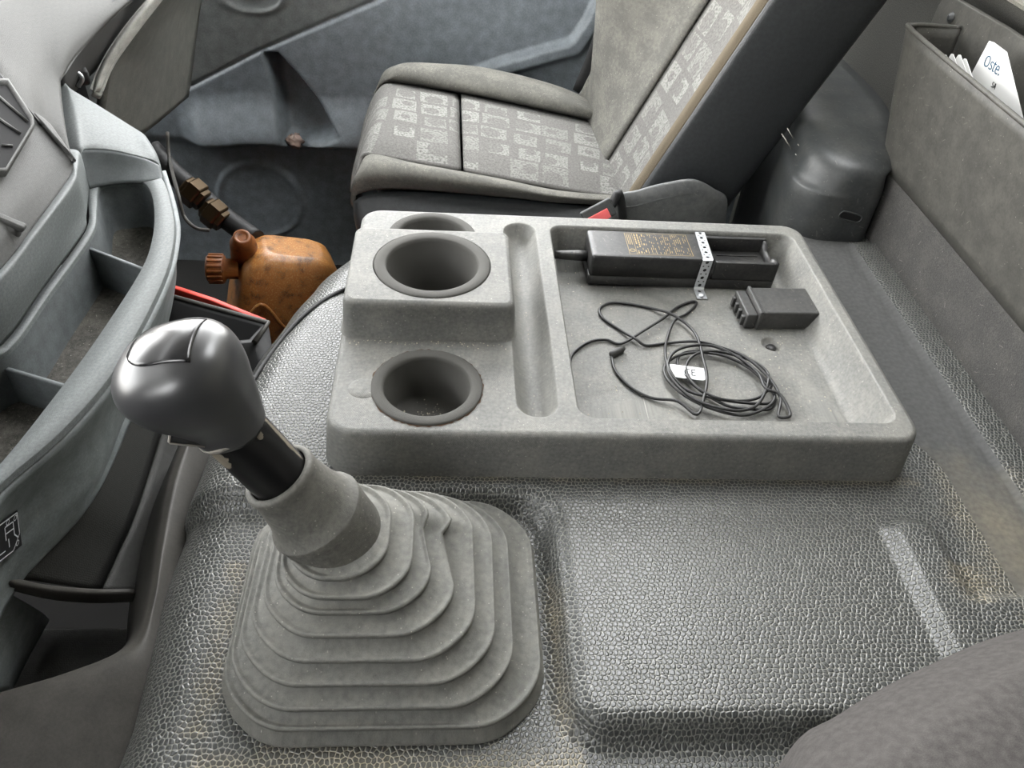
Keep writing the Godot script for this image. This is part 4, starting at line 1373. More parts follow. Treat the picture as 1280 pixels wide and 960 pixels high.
	sheet(s, [
		[Vector3(-0.2689, 0.0995, -0.2887), Vector3(-0.2543, 0.0995, -0.2358), Vector3(-0.2466, 0.0995, -0.2041), Vector3(-0.2494, 0.0995, -0.1109), Vector3(-0.2522, 0.0995, -0.0373), Vector3(-0.2760, 0.0995, 0.0174), Vector3(-.27, .0995, .22)],
		[Vector3(-0.2711, 0.1150, -0.2964), Vector3(-0.2548, 0.1150, -0.2454), Vector3(-0.2481, 0.1150, -0.2127), Vector3(-0.2421, 0.1250, -0.1124), Vector3(-0.2456, 0.1250, -0.0396), Vector3(-0.2651, 0.1250, 0.0193), Vector3(-.272, .125, .22)],
		[Vector3(-0.2713, 0.1300, -0.2979), Vector3(-0.2503, 0.1420, -0.2396), Vector3(-0.2416, 0.1450, -0.2041), Vector3(-0.2410, 0.1450, -0.1229), Vector3(-0.2429, 0.1450, -0.0498), Vector3(-0.2586, 0.1450, 0.0163), Vector3(-.276, .145, .22)],
		[Vector3(-0.2730, 0.1370, -0.2974), Vector3(-0.2511, 0.1500, -0.2399), Vector3(-0.2426, 0.1520, -0.2029), Vector3(-0.2421, 0.1520, -0.1214), Vector3(-0.2444, 0.1520, -0.0524), Vector3(-0.2586, 0.1520, 0.0161), Vector3(-.284, .152, .22)],
		[Vector3(-0.2814, 0.1380, -0.2980), Vector3(-0.2622, 0.1460, -0.2499), Vector3(-0.2538, 0.1480, -0.2155), Vector3(-0.2518, 0.1480, -0.1336), Vector3(-0.2532, 0.1480, -0.0631), Vector3(-0.2665, 0.1480, 0.0060), Vector3(-.292, .150, .22)]], 5, 5, .004)
	put("shelf_surround", s, M.dash_gray, t)
	# corner block at the passenger end of the shelf
	s = mb()
	sheet(s, [
		[Vector3(-0.3574, 0.1420, -0.4586), Vector3(-0.3235, 0.1380, -0.3808), Vector3(-0.2960, 0.1280, -0.3137), Vector3(-0.2850, 0.1200, -0.2888)],
		[Vector3(-0.3317, 0.1480, -0.4353), Vector3(-0.3014, 0.1440, -0.3695), Vector3(-0.2780, 0.1360, -0.3133), Vector3(-0.2729, 0.1320, -0.3042)],
		[Vector3(-0.3190, 0.1460, -0.4217), Vector3(-0.2928, 0.1420, -0.3711), Vector3(-0.2747, 0.1340, -0.3251), Vector3(-0.2711, 0.1300, -0.3156)],
		[Vector3(-0.2945, 0.1340, -0.4146), Vector3(-0.2722, 0.1320, -0.3700), Vector3(-0.2568, 0.1270, -0.3381), Vector3(-0.2523, 0.1240, -0.3263)],
		[Vector3(-0.2588, 0.1200, -0.3983), Vector3(-0.2432, 0.1190, -0.3680), Vector3(-0.2301, 0.1160, -0.3431), Vector3(-0.2244, 0.1140, -0.3329)],
		[Vector3(-0.2419, 0.1080, -0.3957), Vector3(-0.2253, 0.1100, -0.3655), Vector3(-0.2153, 0.1080, -0.3459), Vector3(-0.2115, 0.1050, -0.3356)],
		[Vector3(-0.2586, 0.0700, -0.4431), Vector3(-0.2398, 0.0700, -0.4080), Vector3(-0.2222, 0.0750, -0.3633), Vector3(-0.2070, 0.0850, -0.3276)]], 5, 5, .006)
	put("corner_block", s, M.dash_gray, t)
	s = mb()
	sheet(s, [
		[Vector3(-0.2763, 0.1320, -0.3074), Vector3(-0.2708, 0.1305, -0.3128), Vector3(-0.2513, 0.1245, -0.3235), Vector3(-0.2235, 0.1145, -0.3302), Vector3(-0.2102, 0.1050, -0.3339)],
		[Vector3(-0.2729, 0.1160, -0.2977), Vector3(-0.2680, 0.1150, -0.3036), Vector3(-0.2501, 0.1120, -0.3146), Vector3(-0.2223, 0.1070, -0.3199), Vector3(-0.2070, 0.1020, -0.3256)],
		[Vector3(-0.2680, 0.1005, -0.2869), Vector3(-0.2630, 0.1005, -0.2907), Vector3(-0.2455, 0.1005, -0.3006), Vector3(-0.2214, 0.1005, -0.3061), Vector3(-0.2034, 0.0995, -0.3166)]], 5, 5, .003)
	put("corner_face", s, M.shelf, t)
	# instrument fascia with vent
	s = mb()
	sheet(s, [
		[Vector3(-0.2510, 0.1500, -0.2335), Vector3(-0.2484, 0.1490, -0.2051), Vector3(-0.2482, 0.1480, -0.1275), Vector3(-0.2498, 0.1480, -0.0579), Vector3(-.285, .148, .10), Vector3(-.29, .148, .22)],
		[Vector3(-0.2513, 0.1550, -0.2364), Vector3(-0.2657, 0.1650, -0.2277), Vector3(-0.2622, 0.1680, -0.1507), Vector3(-0.2601, 0.1680, -0.0824), Vector3(-.298, .168, .10), Vector3(-.305, .168, .22)],
		[Vector3(-0.2512, 0.1570, -0.2356), Vector3(-0.2903, 0.1780, -0.2742), Vector3(-0.2933, 0.1860, -0.1915), Vector3(-0.2954, 0.1900, -0.1274), Vector3(-.318, .19, .10), Vector3(-.32, .19, .22)],
		[Vector3(-0.2520, 0.1580, -0.2367), Vector3(-0.2934, 0.1800, -0.2764), Vector3(-0.3390, 0.2000, -0.3239), Vector3(-0.4114, 0.2150, -0.4067), Vector3(-.36, .22, .10), Vector3(-.36, .22, .22)]], 6, 6, .004)
	put("fascia", s, M.fascia, t)
	s = mb()
	var va := Vector3(-0.3174, 0.2010, -0.2930)
	var vb := Vector3(-0.2821, 0.1850, -0.2474)
	var vc := Vector3(-0.2718, 0.1840, -0.1626)
	var n := (vb - va).cross(vc - va).normalized()
	if n.y < 0: n = -n
	var ez := n
	var exx := (vb - va).normalized()
	var face := Transform3D(Basis(exx, ez.cross(exx), ez), va + n * .002)
	var flat := face.affine_inverse()
	var loc := func(v): return Vector2((flat * v).x, (flat * v).y)
	var o2: Array = [va, vb, vc].map(loc)
	var away: Vector2 = (o2[0] + o2[2]) / 2 - o2[1]
	var m1: Vector2 = o2[1] + (o2[0] - o2[1]).normalized() * .006
	var m2: Vector2 = o2[1] + (o2[2] - o2[1]).normalized() * .006
	var outline := [m1, m2, o2[2], o2[2] + away * 1.5, o2[0] + away * 1.5, o2[0]]
	var mid: Vector2 = (o2[1] + o2[2] + away * 1.5) / 2 + (o2[0] - o2[1]) * .25
	var ring3 := func(k: float, h: float): return outline.map(func(p): return face * Vector3(mid.x + (p.x - mid.x) * k, mid.y + (p.y - mid.y) * k, h))
	loft(s, [ring3.call(1.10, -.004), ring3.call(1.09, .002), ring3.call(1.03, .003), ring3.call(.99, .001), ring3.call(.97, -.0015)])
	put("vent_frame", s, M.fascia, t)
	s = mb()
	fan(s, ring3.call(.99, .0002))
	put("vent_opening", s, M.gloss_black, t, "dark glossy opening")
	for k in 3:
		s = mb()
		var p0_: Vector2 = o2[0].lerp(o2[2], .25 + .25 * k)
		var p1_: Vector2 = o2[1].lerp(o2[2], .08 + .28 * k) - (o2[1] - o2[0]) * .12
		var a3 := face * Vector3(p0_.x, p0_.y, .001)
		var b3 := face * Vector3(p1_.x, p1_.y, .001)
		tube(s, [a3 + (a3 - b3) * .6, b3], .0012, 6)
		put("vent_slat", s, M.fascia, t)
	# stalk knob on the fascia
	s = mb()
	var kx := frame(Vector3(-0.2603, 0.1550, -0.1128), n)
	lathe(s, kx, [[.010, -.008], [.010, .004], [.009, .009], [.006, .011], [.001, .0115]], 24, false, true)
	rbox(s, Vector3(.024, .006, .008), .002, kx * Transform3D(Basis(), Vector3(0, .009, 0)))
	put("rotary_switch", s, M.fascia, t)
	# top pad
	s = mb()
	sheet(s, [
		[Vector3(-0.2541, 0.1520, -0.2421), Vector3(-0.2802, 0.1600, -0.2712), Vector3(-0.2944, 0.1820, -0.2770), Vector3(-0.3379, 0.2020, -0.3228), Vector3(-0.4102, 0.2170, -0.4056), Vector3(-.36, .222, .22)],
		[Vector3(-0.2779, 0.1600, -0.2978), Vector3(-0.2959, 0.1700, -0.3100), Vector3(-0.3146, 0.1900, -0.3170), Vector3(-0.3595, 0.2080, -0.3621), Vector3(-0.4388, 0.2220, -0.4556), Vector3(-.38, .226, .22)],
		[Vector3(-0.3106, 0.1660, -0.3816), Vector3(-0.3221, 0.1780, -0.3837), Vector3(-0.3403, 0.1940, -0.3866), Vector3(-0.3872, 0.2120, -0.4202), Vector3(-0.4787, 0.2240, -0.5263), Vector3(-.43, .23, .22)],
		[Vector3(-0.3148, 0.1680, -0.4020), Vector3(-0.3269, 0.1840, -0.4400), Vector3(-0.3637, 0.1980, -0.4943), Vector3(-0.4198, 0.2150, -0.5412), Vector3(-0.5550, 0.2260, -0.6725), Vector3(-.50, .234, .22)],
		[Vector3(-0.3181, 0.1720, -0.4655), Vector3(-0.3233, 0.1880, -0.5334), Vector3(-0.3588, 0.2000, -0.6079), Vector3(-0.4611, 0.2180, -0.6925), Vector3(-.62, .23, -.40), Vector3(-.62, .236, .22)],
		[Vector3(-0.3093, 0.1800, -0.6357), Vector3(-0.2940, 0.1940, -0.7145), Vector3(-0.3666, 0.2040, -0.8650), Vector3(-.62, .22, -.72), Vector3(-.78, .232, -.45), Vector3(-.78, .236, .22)],
		[Vector3(-0.3212, 0.1800, -0.9365), Vector3(-0.3282, 0.1940, -1.0261), Vector3(-.45, .205, -.95), Vector3(-.75, .22, -.95), Vector3(-.95, .232, -.6), Vector3(-.95, .236, .22)]], 5, 5, .012)
	put("top_pad", s, M.dash_top, t, "dusty light grey top pad")
	# edge of the pad hanging down over the gap
	s = mb()
	sheet(s, [
		[Vector3(-0.3152, 0.1670, -0.4023), Vector3(-0.3185, 0.1710, -0.4658), Vector3(-0.3146, 0.1760, -0.5443), Vector3(-0.3095, 0.1790, -0.6358), Vector3(-0.3224, 0.1790, -0.9405)],
		[Vector3(-0.3279, 0.1500, -0.4239), Vector3(-0.3303, 0.1540, -0.4863), Vector3(-0.3230, 0.1600, -0.5577), Vector3(-0.3174, 0.1620, -0.6554), Vector3(-0.3290, 0.1620, -0.9633)],
		[Vector3(-0.3630, 0.1000, -0.5154), Vector3(-0.3631, 0.1000, -0.5607), Vector3(-0.3494, 0.1100, -0.6122), Vector3(-0.3438, 0.1100, -0.7104), Vector3(-0.3516, 0.1100, -1.0231)]], 5, 5, .006)
	put("pad_edge", s, M.fascia, t)
	# groove between pad and fascia
	s = mb()
	tube(s, smooth_line([Vector3(-0.2509, 0.1560, -0.2360), Vector3(-0.2777, 0.1630, -0.2668), Vector3(-0.2917, 0.1850, -0.2723), Vector3(-0.3346, 0.2050, -0.3174), Vector3(-0.4062, 0.2200, -0.3993)], 6), .0011, 6)
	put("joint", s, M.black, t)
	# driver side filler of the dashboard, out of frame, closes the cab front
	s = mb()
	rbox(s, Vector3(.58, .24, .86), .03, Transform3D(Basis(), Vector3(-.66, -.02, .62)))
	put("driver_side", s, M.fascia, t)
	# sticker on the lower face
	var st = thing("warning_sticker", "black sticker with white line drawing at the left edge of the dashboard", "sticker", Vector3(-.212, .05, .11))
	s = mb()
	var p0 := Vector3(-.2058, .0853, .134)
	var p1 := Vector3(-.2098, .0592, .0927)
	var p2 := Vector3(-.2166, .0235, .0973)
	var p3 := Vector3(-.2127, .0523, .1403)
	var nn := (p1 - p0).cross(p3 - p0).normalized()
	if nn.x < 0: nn = -nn
	quad(s, p0 + nn * .0072, p1 + nn * .0072, p2 + nn * .0072, p3 + nn * .0072)
	quad(s, p0 + nn * .0020, p1 + nn * .0020, p2 + nn * .0020, p3 + nn * .0020)
	put("backing", s, M.ink, st)
	s = mb()
	var sq := func(u, v): return p0.lerp(p1, u).lerp(p3.lerp(p2, u), v) + nn * .0078
	for q in [[.06, .05, .95, .05], [.95, .05, .95, .62], [.95, .62, .72, .95], [.72, .95, .06, .95], [.55, .2, .80, .2], [.80, .2, .80, .55], [.55, .2, .55, .55], [.55, .38, .80, .38], [.62, .55, .62, .78], [.80, .55, .9, .70], [.3, .15, .3, .8], [.3, .8, .5, .8]]:
		var a: Vector3 = sq.call(q[0], q[1])
		var b: Vector3 = sq.call(q[2], q[3])
		var w := (b - a).cross(nn).normalized() * .0005
		quad(s, a - w, b - w, b + w, a + w)
	for q in [[.88, .15], [.86, .83], [.65, .12]]:
		var o: Vector3 = sq.call(q[0], q[1])
		var e1 := (p1 - p0).normalized()
		var e2 := nn.cross(e1)
		for k in 10:
			var a0 := TAU * k / 10
			var a1 := TAU * (k + 1) / 10
			quad(s, o + (e1 * cos(a0) + e2 * sin(a0)) * .0017, o + (e1 * cos(a1) + e2 * sin(a1)) * .0017, o + (e1 * cos(a1) + e2 * sin(a1)) * .0024, o + (e1 * cos(a0) + e2 * sin(a0)) * .0024)
	put("line_drawing", s, M.white_tag, st)

func build_low_console():
	var t = thing("lower_console", "dark lower console with open bin between dashboard and engine cover", "console", Vector3(-.2, -.3, .1))
	# rim wrapping from the engine cover to the near left
	var s := mb()
	sheet(s, [
		[Vector3(-0.1180, -0.0750, -0.0926), Vector3(-0.1153, -0.0750, -0.0209), Vector3(-0.1089, -0.0750, 0.0502), Vector3(-0.1004, -0.0750, 0.1083), Vector3(-0.0973, -0.0750, 0.1756), Vector3(-0.1128, -0.0750, 0.2193), Vector3(-0.1387, -0.0750, 0.2655), Vector3(-0.1944, -0.0750, 0.3008)],
		[Vector3(-0.1395, -0.0450, -0.0853), Vector3(-0.1368, -0.0450, -0.0147), Vector3(-0.1297, -0.0450, 0.0550), Vector3(-0.1230, -0.0450, 0.1084), Vector3(-0.1229, -0.0450, 0.1559), Vector3(-0.1573, -0.0450, 0.1862), Vector3(-0.2027, -0.0450, 0.2083), Vector3(-0.2551, -0.0450, 0.2287)],
		[Vector3(-0.1457, -0.0420, -0.0822), Vector3(-0.1464, -0.0420, -0.0215), Vector3(-0.1376, -0.0420, 0.0524), Vector3(-0.1296, -0.0420, 0.1045), Vector3(-0.1328, -0.0420, 0.1431), Vector3(-0.1714, -0.0420, 0.1651), Vector3(-0.2133, -0.0420, 0.1798), Vector3(-0.2678, -0.0420, 0.2003)],
		[Vector3(-0.1599, -0.0600, -0.0885), Vector3(-0.1609, -0.0600, -0.0271), Vector3(-0.1517, -0.0600, 0.0443), Vector3(-0.1448, -0.0600, 0.0916), Vector3(-0.1454, -0.0600, 0.1315), Vector3(-0.1817, -0.0600, 0.1575), Vector3(-0.2217, -0.0600, 0.1744), Vector3(-0.2780, -0.0600, 0.1948)],
		[Vector3(-0.2022, -0.1500, -0.1140), Vector3(-0.2047, -0.1500, -0.0498), Vector3(-0.1995, -0.1500, 0.0076), Vector3(-0.1902, -0.1500, 0.0511), Vector3(-0.1863, -0.1500, 0.0872), Vector3(-0.2216, -0.1500, 0.1190), Vector3(-0.2664, -0.1500, 0.1409), Vector3(-0.3295, -0.1500, 0.1663)]], 6, 6, .004)
	put("rim", s, M.low_trim, t, "smooth worn rim")
	# sloping panels under the dashboard
	s = mb()
	sheet(s, [
		[Vector3(-0.2069, 0.0000, -0.1029), Vector3(-0.1964, 0.0000, 0.0155), Vector3(-0.2077, 0.0000, 0.0712), Vector3(-0.2215, 0.0000, 0.1106)],
		[Vector3(-0.2009, -0.1000, -0.1494), Vector3(-0.1951, -0.1000, -0.0306), Vector3(-0.1972, -0.1000, 0.0201), Vector3(-0.1995, -0.1000, 0.0563)]], 6, 6, .004)
	put("kick_panel", s, M.low_dark, t, "dark panel with fine dotted grain")
	s = mb()
	sheet(s, [
		[Vector3(-0.1992, -0.1000, -0.1495), Vector3(-0.1936, -0.1000, -0.0306), Vector3(-0.1958, -0.1000, 0.0201), Vector3(-0.1981, -0.1000, 0.0563)],
		[Vector3(-0.1676, -0.1300, -0.1431), Vector3(-0.1715, -0.1300, -0.0446), Vector3(-0.1714, -0.1300, -0.0014), Vector3(-0.1673, -0.1300, 0.0402)]], 6, 6, .004)
	put("side_panel", s, M.low_dark, t)
	# ledge across the bin and the deeper pocket in front of it
	s = mb()
	sheet(s, [
		[Vector3(-0.2220, 0.0060, 0.1126), Vector3(-0.2107, -0.0360, 0.0930), Vector3(-0.1973, -0.0860, 0.0639), Vector3(-0.1758, -0.1100, 0.0482)],
		[Vector3(-0.2196, 0.0050, 0.1168), Vector3(-0.2093, -0.0380, 0.0968), Vector3(-0.1965, -0.0880, 0.0681), Vector3(-0.1745, -0.1120, 0.0518)],
		[Vector3(-0.2220, -0.0120, 0.1138), Vector3(-0.2128, -0.0560, 0.0940), Vector3(-0.2009, -0.1060, 0.0653), Vector3(-0.1791, -0.1300, 0.0486)]], 5, 4, .003)
	put("ledge", s, M.low_trim, t)
	s = mb()
	rbox(s, Vector3(.34, .02, .30), .004, Transform3D(Basis(), Vector3(-.30, -.19, .20)))
	put("bin_floor", s, M.low_dark, t)
	s = mb()
	sheet(s, [
		[Vector3(-0.2358, -0.0200, 0.1064), Vector3(-0.2399, -0.0200, 0.1497), Vector3(-0.2245, -0.0200, 0.2083)],
		[Vector3(-0.2428, -0.1000, 0.0768), Vector3(-0.2462, -0.1000, 0.1146), Vector3(-0.2457, -0.1000, 0.1493)],
		[Vector3(-0.2662, -0.1650, 0.0458), Vector3(-0.2703, -0.1650, 0.0837), Vector3(-0.2725, -0.1650, 0.1224)]], 5, 5, .003)
	put("pocket_side", s, M.low_dash, t)

# ------------------------------------------------------------------ footwell
func build_footwell():
	# open black bin behind the knob
	var t = thing("storage_bin", "open black plastic bin at the front end of the engine cover", "bin", Vector3(-.17, -.2, -.25))
	var s := mb()
	var o := [Vector3(-0.2431, -0.0500, -0.3166), Vector3(-0.1056, -0.0500, -0.2644), Vector3(-0.1143, -0.0500, -0.2294), Vector3(-0.2186, -0.0500, -0.2089)]
	var i := [Vector3(-0.2343, -0.0500, -0.3043), Vector3(-0.1126, -0.0500, -0.2582), Vector3(-0.1205, -0.0500, -0.2348), Vector3(-0.2151, -0.0500, -0.2145)]
	var dn := func(r, y): return r.map(func(v): return Vector3(v.x, y, v.z))
	loft(s, [dn.call(o, -.30), o, i, dn.call(i, -.29)], true, false, true)
	put("body", s, M.black, t)
	s = mb()
	tube(s, [o[0], o[1], o[2]], .0035, 8)
	put("rim", s, M.low_trim, t)
	# red folder standing behind the bin
	t = thing("red_folder", "red plastic folder edge standing behind the black bin", "folder", Vector3(-0.2526, -0.2000, -0.4964))
	s = mb()
	slab(s, PackedVector2Array([Vector2(0, -.12), Vector2(.135, -.12), Vector2(.135, -.012), Vector2(.07, .003), Vector2(0, .012)]), Transform3D(Basis(Vector3(.96, 0, .29).normalized(), Vector3.UP, Vector3(-.29, 0, .96).normalized()), Vector3(-0.2450, -0.0550, -0.3332)), .006, .001)
	put("cover", s, M.red, t)
	# rusty oil canister
	t = thing("oil_canister", "rusty brown oil canister lying in the passenger footwell", "canister", Vector3(-.17, -.40, -.62))
	s = mb()
	var xf := Transform3D(Basis(Vector3.UP, .35) * Basis(Vector3.BACK, -.30), Vector3(-.195, -.345, -.62))
	var rings := []
	for q in [[.070, .045, .0], [.078, .052, .01], [.080, .055, .06], [.079, .054, .11], [.074, .050, .14], [.060, .040, .158], [.046, .030, .166]]:
		rings.append(rrect(.0, 0, q[0], q[1], .02, q[2], 6).map(func(v): return xf * v))
	loft(s, rings, true, true, true)
	put("body", s, M.can, t)
	s = mb()
	tube(s, smooth_line([xf * Vector3(-.075, .02, .056), xf * Vector3(-.05, .09, .058), xf * Vector3(.0, .045, .059), xf * Vector3(.05, .03, .058)], 6), .003, 6)
	put("weld_seam", s, M.can, t)
	s = mb()
	var cap := frame(Vector3(-0.2508, -0.2080, -0.6000), Vector3(-1, .05, .1), Vector3.UP)
	lathe(s, cap, [[.016, -.02], [.016, .0], [.021, .001], [.022, .004], [.022, .024], [.019, .028], [.001, .029]], 24, true, true)
	var cp = put("cap", s, M.brass_cap, t, "brown ribbed cap")
	s = mb()
	for k in 16:
		var a := TAU * k / 16
		rbox(s, Vector3(.003, .022, .004), .0008, cap * Transform3D(Basis(Vector3.UP, -a), Vector3(.0225 * cos(a), .003, .0225 * sin(a))), 2)
	put("grip_ribs", s, M.brass_cap, cp)
	s = mb()
	var sp := frame(Vector3(-0.2167, -0.1539, -0.6000), Vector3(.15, 1, .5))
	lathe(s, sp, [[.022, -.05], [.020, -.01], [.015, .0], [.013, .010], [.009, .011], [.007, .008]], 24, true, true)
	put("spout", s, M.brass_cap, t)
	# pipes with brass fittings
	t = thing("pipe_assembly", "dark pipe with brass couplings in the passenger footwell", "pipe", Vector3(-0.3188, -0.1426, -0.7200))
	s = mb()
	tube(s, smooth_line([Vector3(-0.3753, -0.0788, -0.7400), Vector3(-0.3431, -0.1083, -0.7200), Vector3(-0.3006, -0.1379, -0.7000), Vector3(-0.2575, -0.1681, -0.6800), Vector3(-0.2073, -0.1785, -0.6400)], 6), .017, 12)
	put("pipe", s, M.black, t)
	for q in [Vector3(-0.3051, -0.1283, -0.6900), Vector3(-0.2756, -0.1557, -0.6750)]:
		s = mb(false)
		var fx := frame(q, Vector3(-0.2575, -0.1681, -0.6800) - Vector3(-0.3431, -0.1083, -0.7200))
		lathe(s, fx, [[.0175, -.019], [.0185, -.017], [.0185, -.013], [.0225, -.012], [.0235, -.010], [.0235, .008], [.0225, .010], [.0185, .011], [.0185, .017], [.0175, .019]], 6, true, true)
		put("coupling", s, M.brass, t, "brass hexagon coupling")
	s = mb()
	tube(s, smooth_line([Vector3(-0.3472, -0.0554, -0.7500), Vector3(-0.3425, -0.0877, -0.7200), Vector3(-0.3046, -0.0872, -0.6200), Vector3(-0.2960, -0.1156, -0.6000), Vector3(-0.2752, -0.1231, -0.5800), Vector3(-0.2562, -0.1264, -0.5800)], 6), .0028, 8)
	put("bowden_cable", s, M.low_trim, t)

func build_dash_side():
	# curved lower trim at the passenger end of the dashboard
	var t = thing("dash_end_panel", "curved grey trim panel between the dashboard and the passenger door", "trim panel", Vector3(-.35, -.05, -.75))
	var s := mb()
	sheet(s, [
		[Vector3(-0.3571, 0.0480, -0.5600), Vector3(-0.3352, 0.1104, -0.5800), Vector3(-0.3115, 0.1392, -0.6100), Vector3(-0.2814, 0.1716, -0.6500), Vector3(-0.2336, 0.2205, -0.7000)],
		[Vector3(-0.3644, 0.0127, -0.6000), Vector3(-0.3368, 0.0889, -0.6200), Vector3(-0.3116, 0.1223, -0.6600), Vector3(-0.2847, 0.1536, -0.7100), Vector3(-0.2405, 0.2030, -0.7700)],
		[Vector3(-0.3666, -0.0329, -0.6800), Vector3(-0.3486, 0.0186, -0.7400), Vector3(-0.3329, 0.0572, -0.8000), Vector3(-0.3147, 0.1049, -0.8600), Vector3(-0.2683, 0.1622, -0.9300)],
		[Vector3(-0.3522, -0.0610, -0.9000), Vector3(-0.3459, -0.0196, -0.9400), Vector3(-0.3438, 0.0137, -0.9800), Vector3(-0.3397, 0.0552, -1.0300), Vector3(-0.3173, 0.1300, -1.0500)]], 6, 7, .010)
	put("face", s, M.side_trim, t)
	s = mb()
	sheet(s, [
		[Vector3(-0.3558, 0.0862, -0.5450), Vector3(-0.3453, 0.1134, -0.5650), Vector3(-0.3206, 0.1477, -0.5950), Vector3(-0.2895, 0.1794, -0.6350), Vector3(-0.2443, 0.2261, -0.6900)],
		[Vector3(-0.3482, 0.0928, -0.5450), Vector3(-0.3363, 0.1179, -0.5650), Vector3(-0.3125, 0.1491, -0.5950), Vector3(-0.2827, 0.1789, -0.6350), Vector3(-0.2385, 0.2246, -0.6900)],
		[Vector3(-0.3480, 0.0825, -0.5600), Vector3(-0.3332, 0.1105, -0.5800), Vector3(-0.3095, 0.1393, -0.6100), Vector3(-0.2794, 0.1717, -0.6500), Vector3(-0.2315, 0.2207, -0.7000)]], 6, 4, .010)
	put("rolled_edge", s, M.rim_light, t, "pale worn rim")
	for q in [Vector3(-0.3695, 0.0478, -0.6450), Vector3(-0.3901, -0.0726, -0.9550)]:
		s = mb()
		var xf := frame(q + Vector3(.004, 0, .004), Vector3(.75, .1, .6))
		lathe(s, xf, [[.012, -.004], [.011, .002], [.007, -.001], [.001, -.003]], 16)
		put("screw_recess", s, M.dark, t)
	# clutter in the gap behind the pad
	t = thing("wiring_clip", "black wiring clip in the gap behind the dashboard pad", "wiring", Vector3(-0.3524, 0.1165, -0.5200))
	s = mb()
	rbox(s, Vector3(.03, .02, .03), .004, Transform3D(Basis(Vector3.UP, .5), Vector3(-0.3573, 0.1123, -0.5200)))
	put("housing", s, M.black, t)
	s = mb()
	tube(s, smooth_line([Vector3(-0.3551, 0.1280, -0.5000), Vector3(-0.3451, 0.1342, -0.5000), Vector3(-0.3399, 0.1269, -0.5000), Vector3(-0.3473, 0.1169, -0.5000)], 5), .0025, 6)
	put("wire_loop", s, M.steel, t)

# ------------------------------------------------------------------ passenger door
func seg(p: Vector2, a: Vector2, b: Vector2) -> float:
	return p.distance_to(Geometry2D.get_closest_point_to_segment(p, a, b))

func v2(v: Vector3) -> Vector2:
	return Vector2(v.x, v.y)

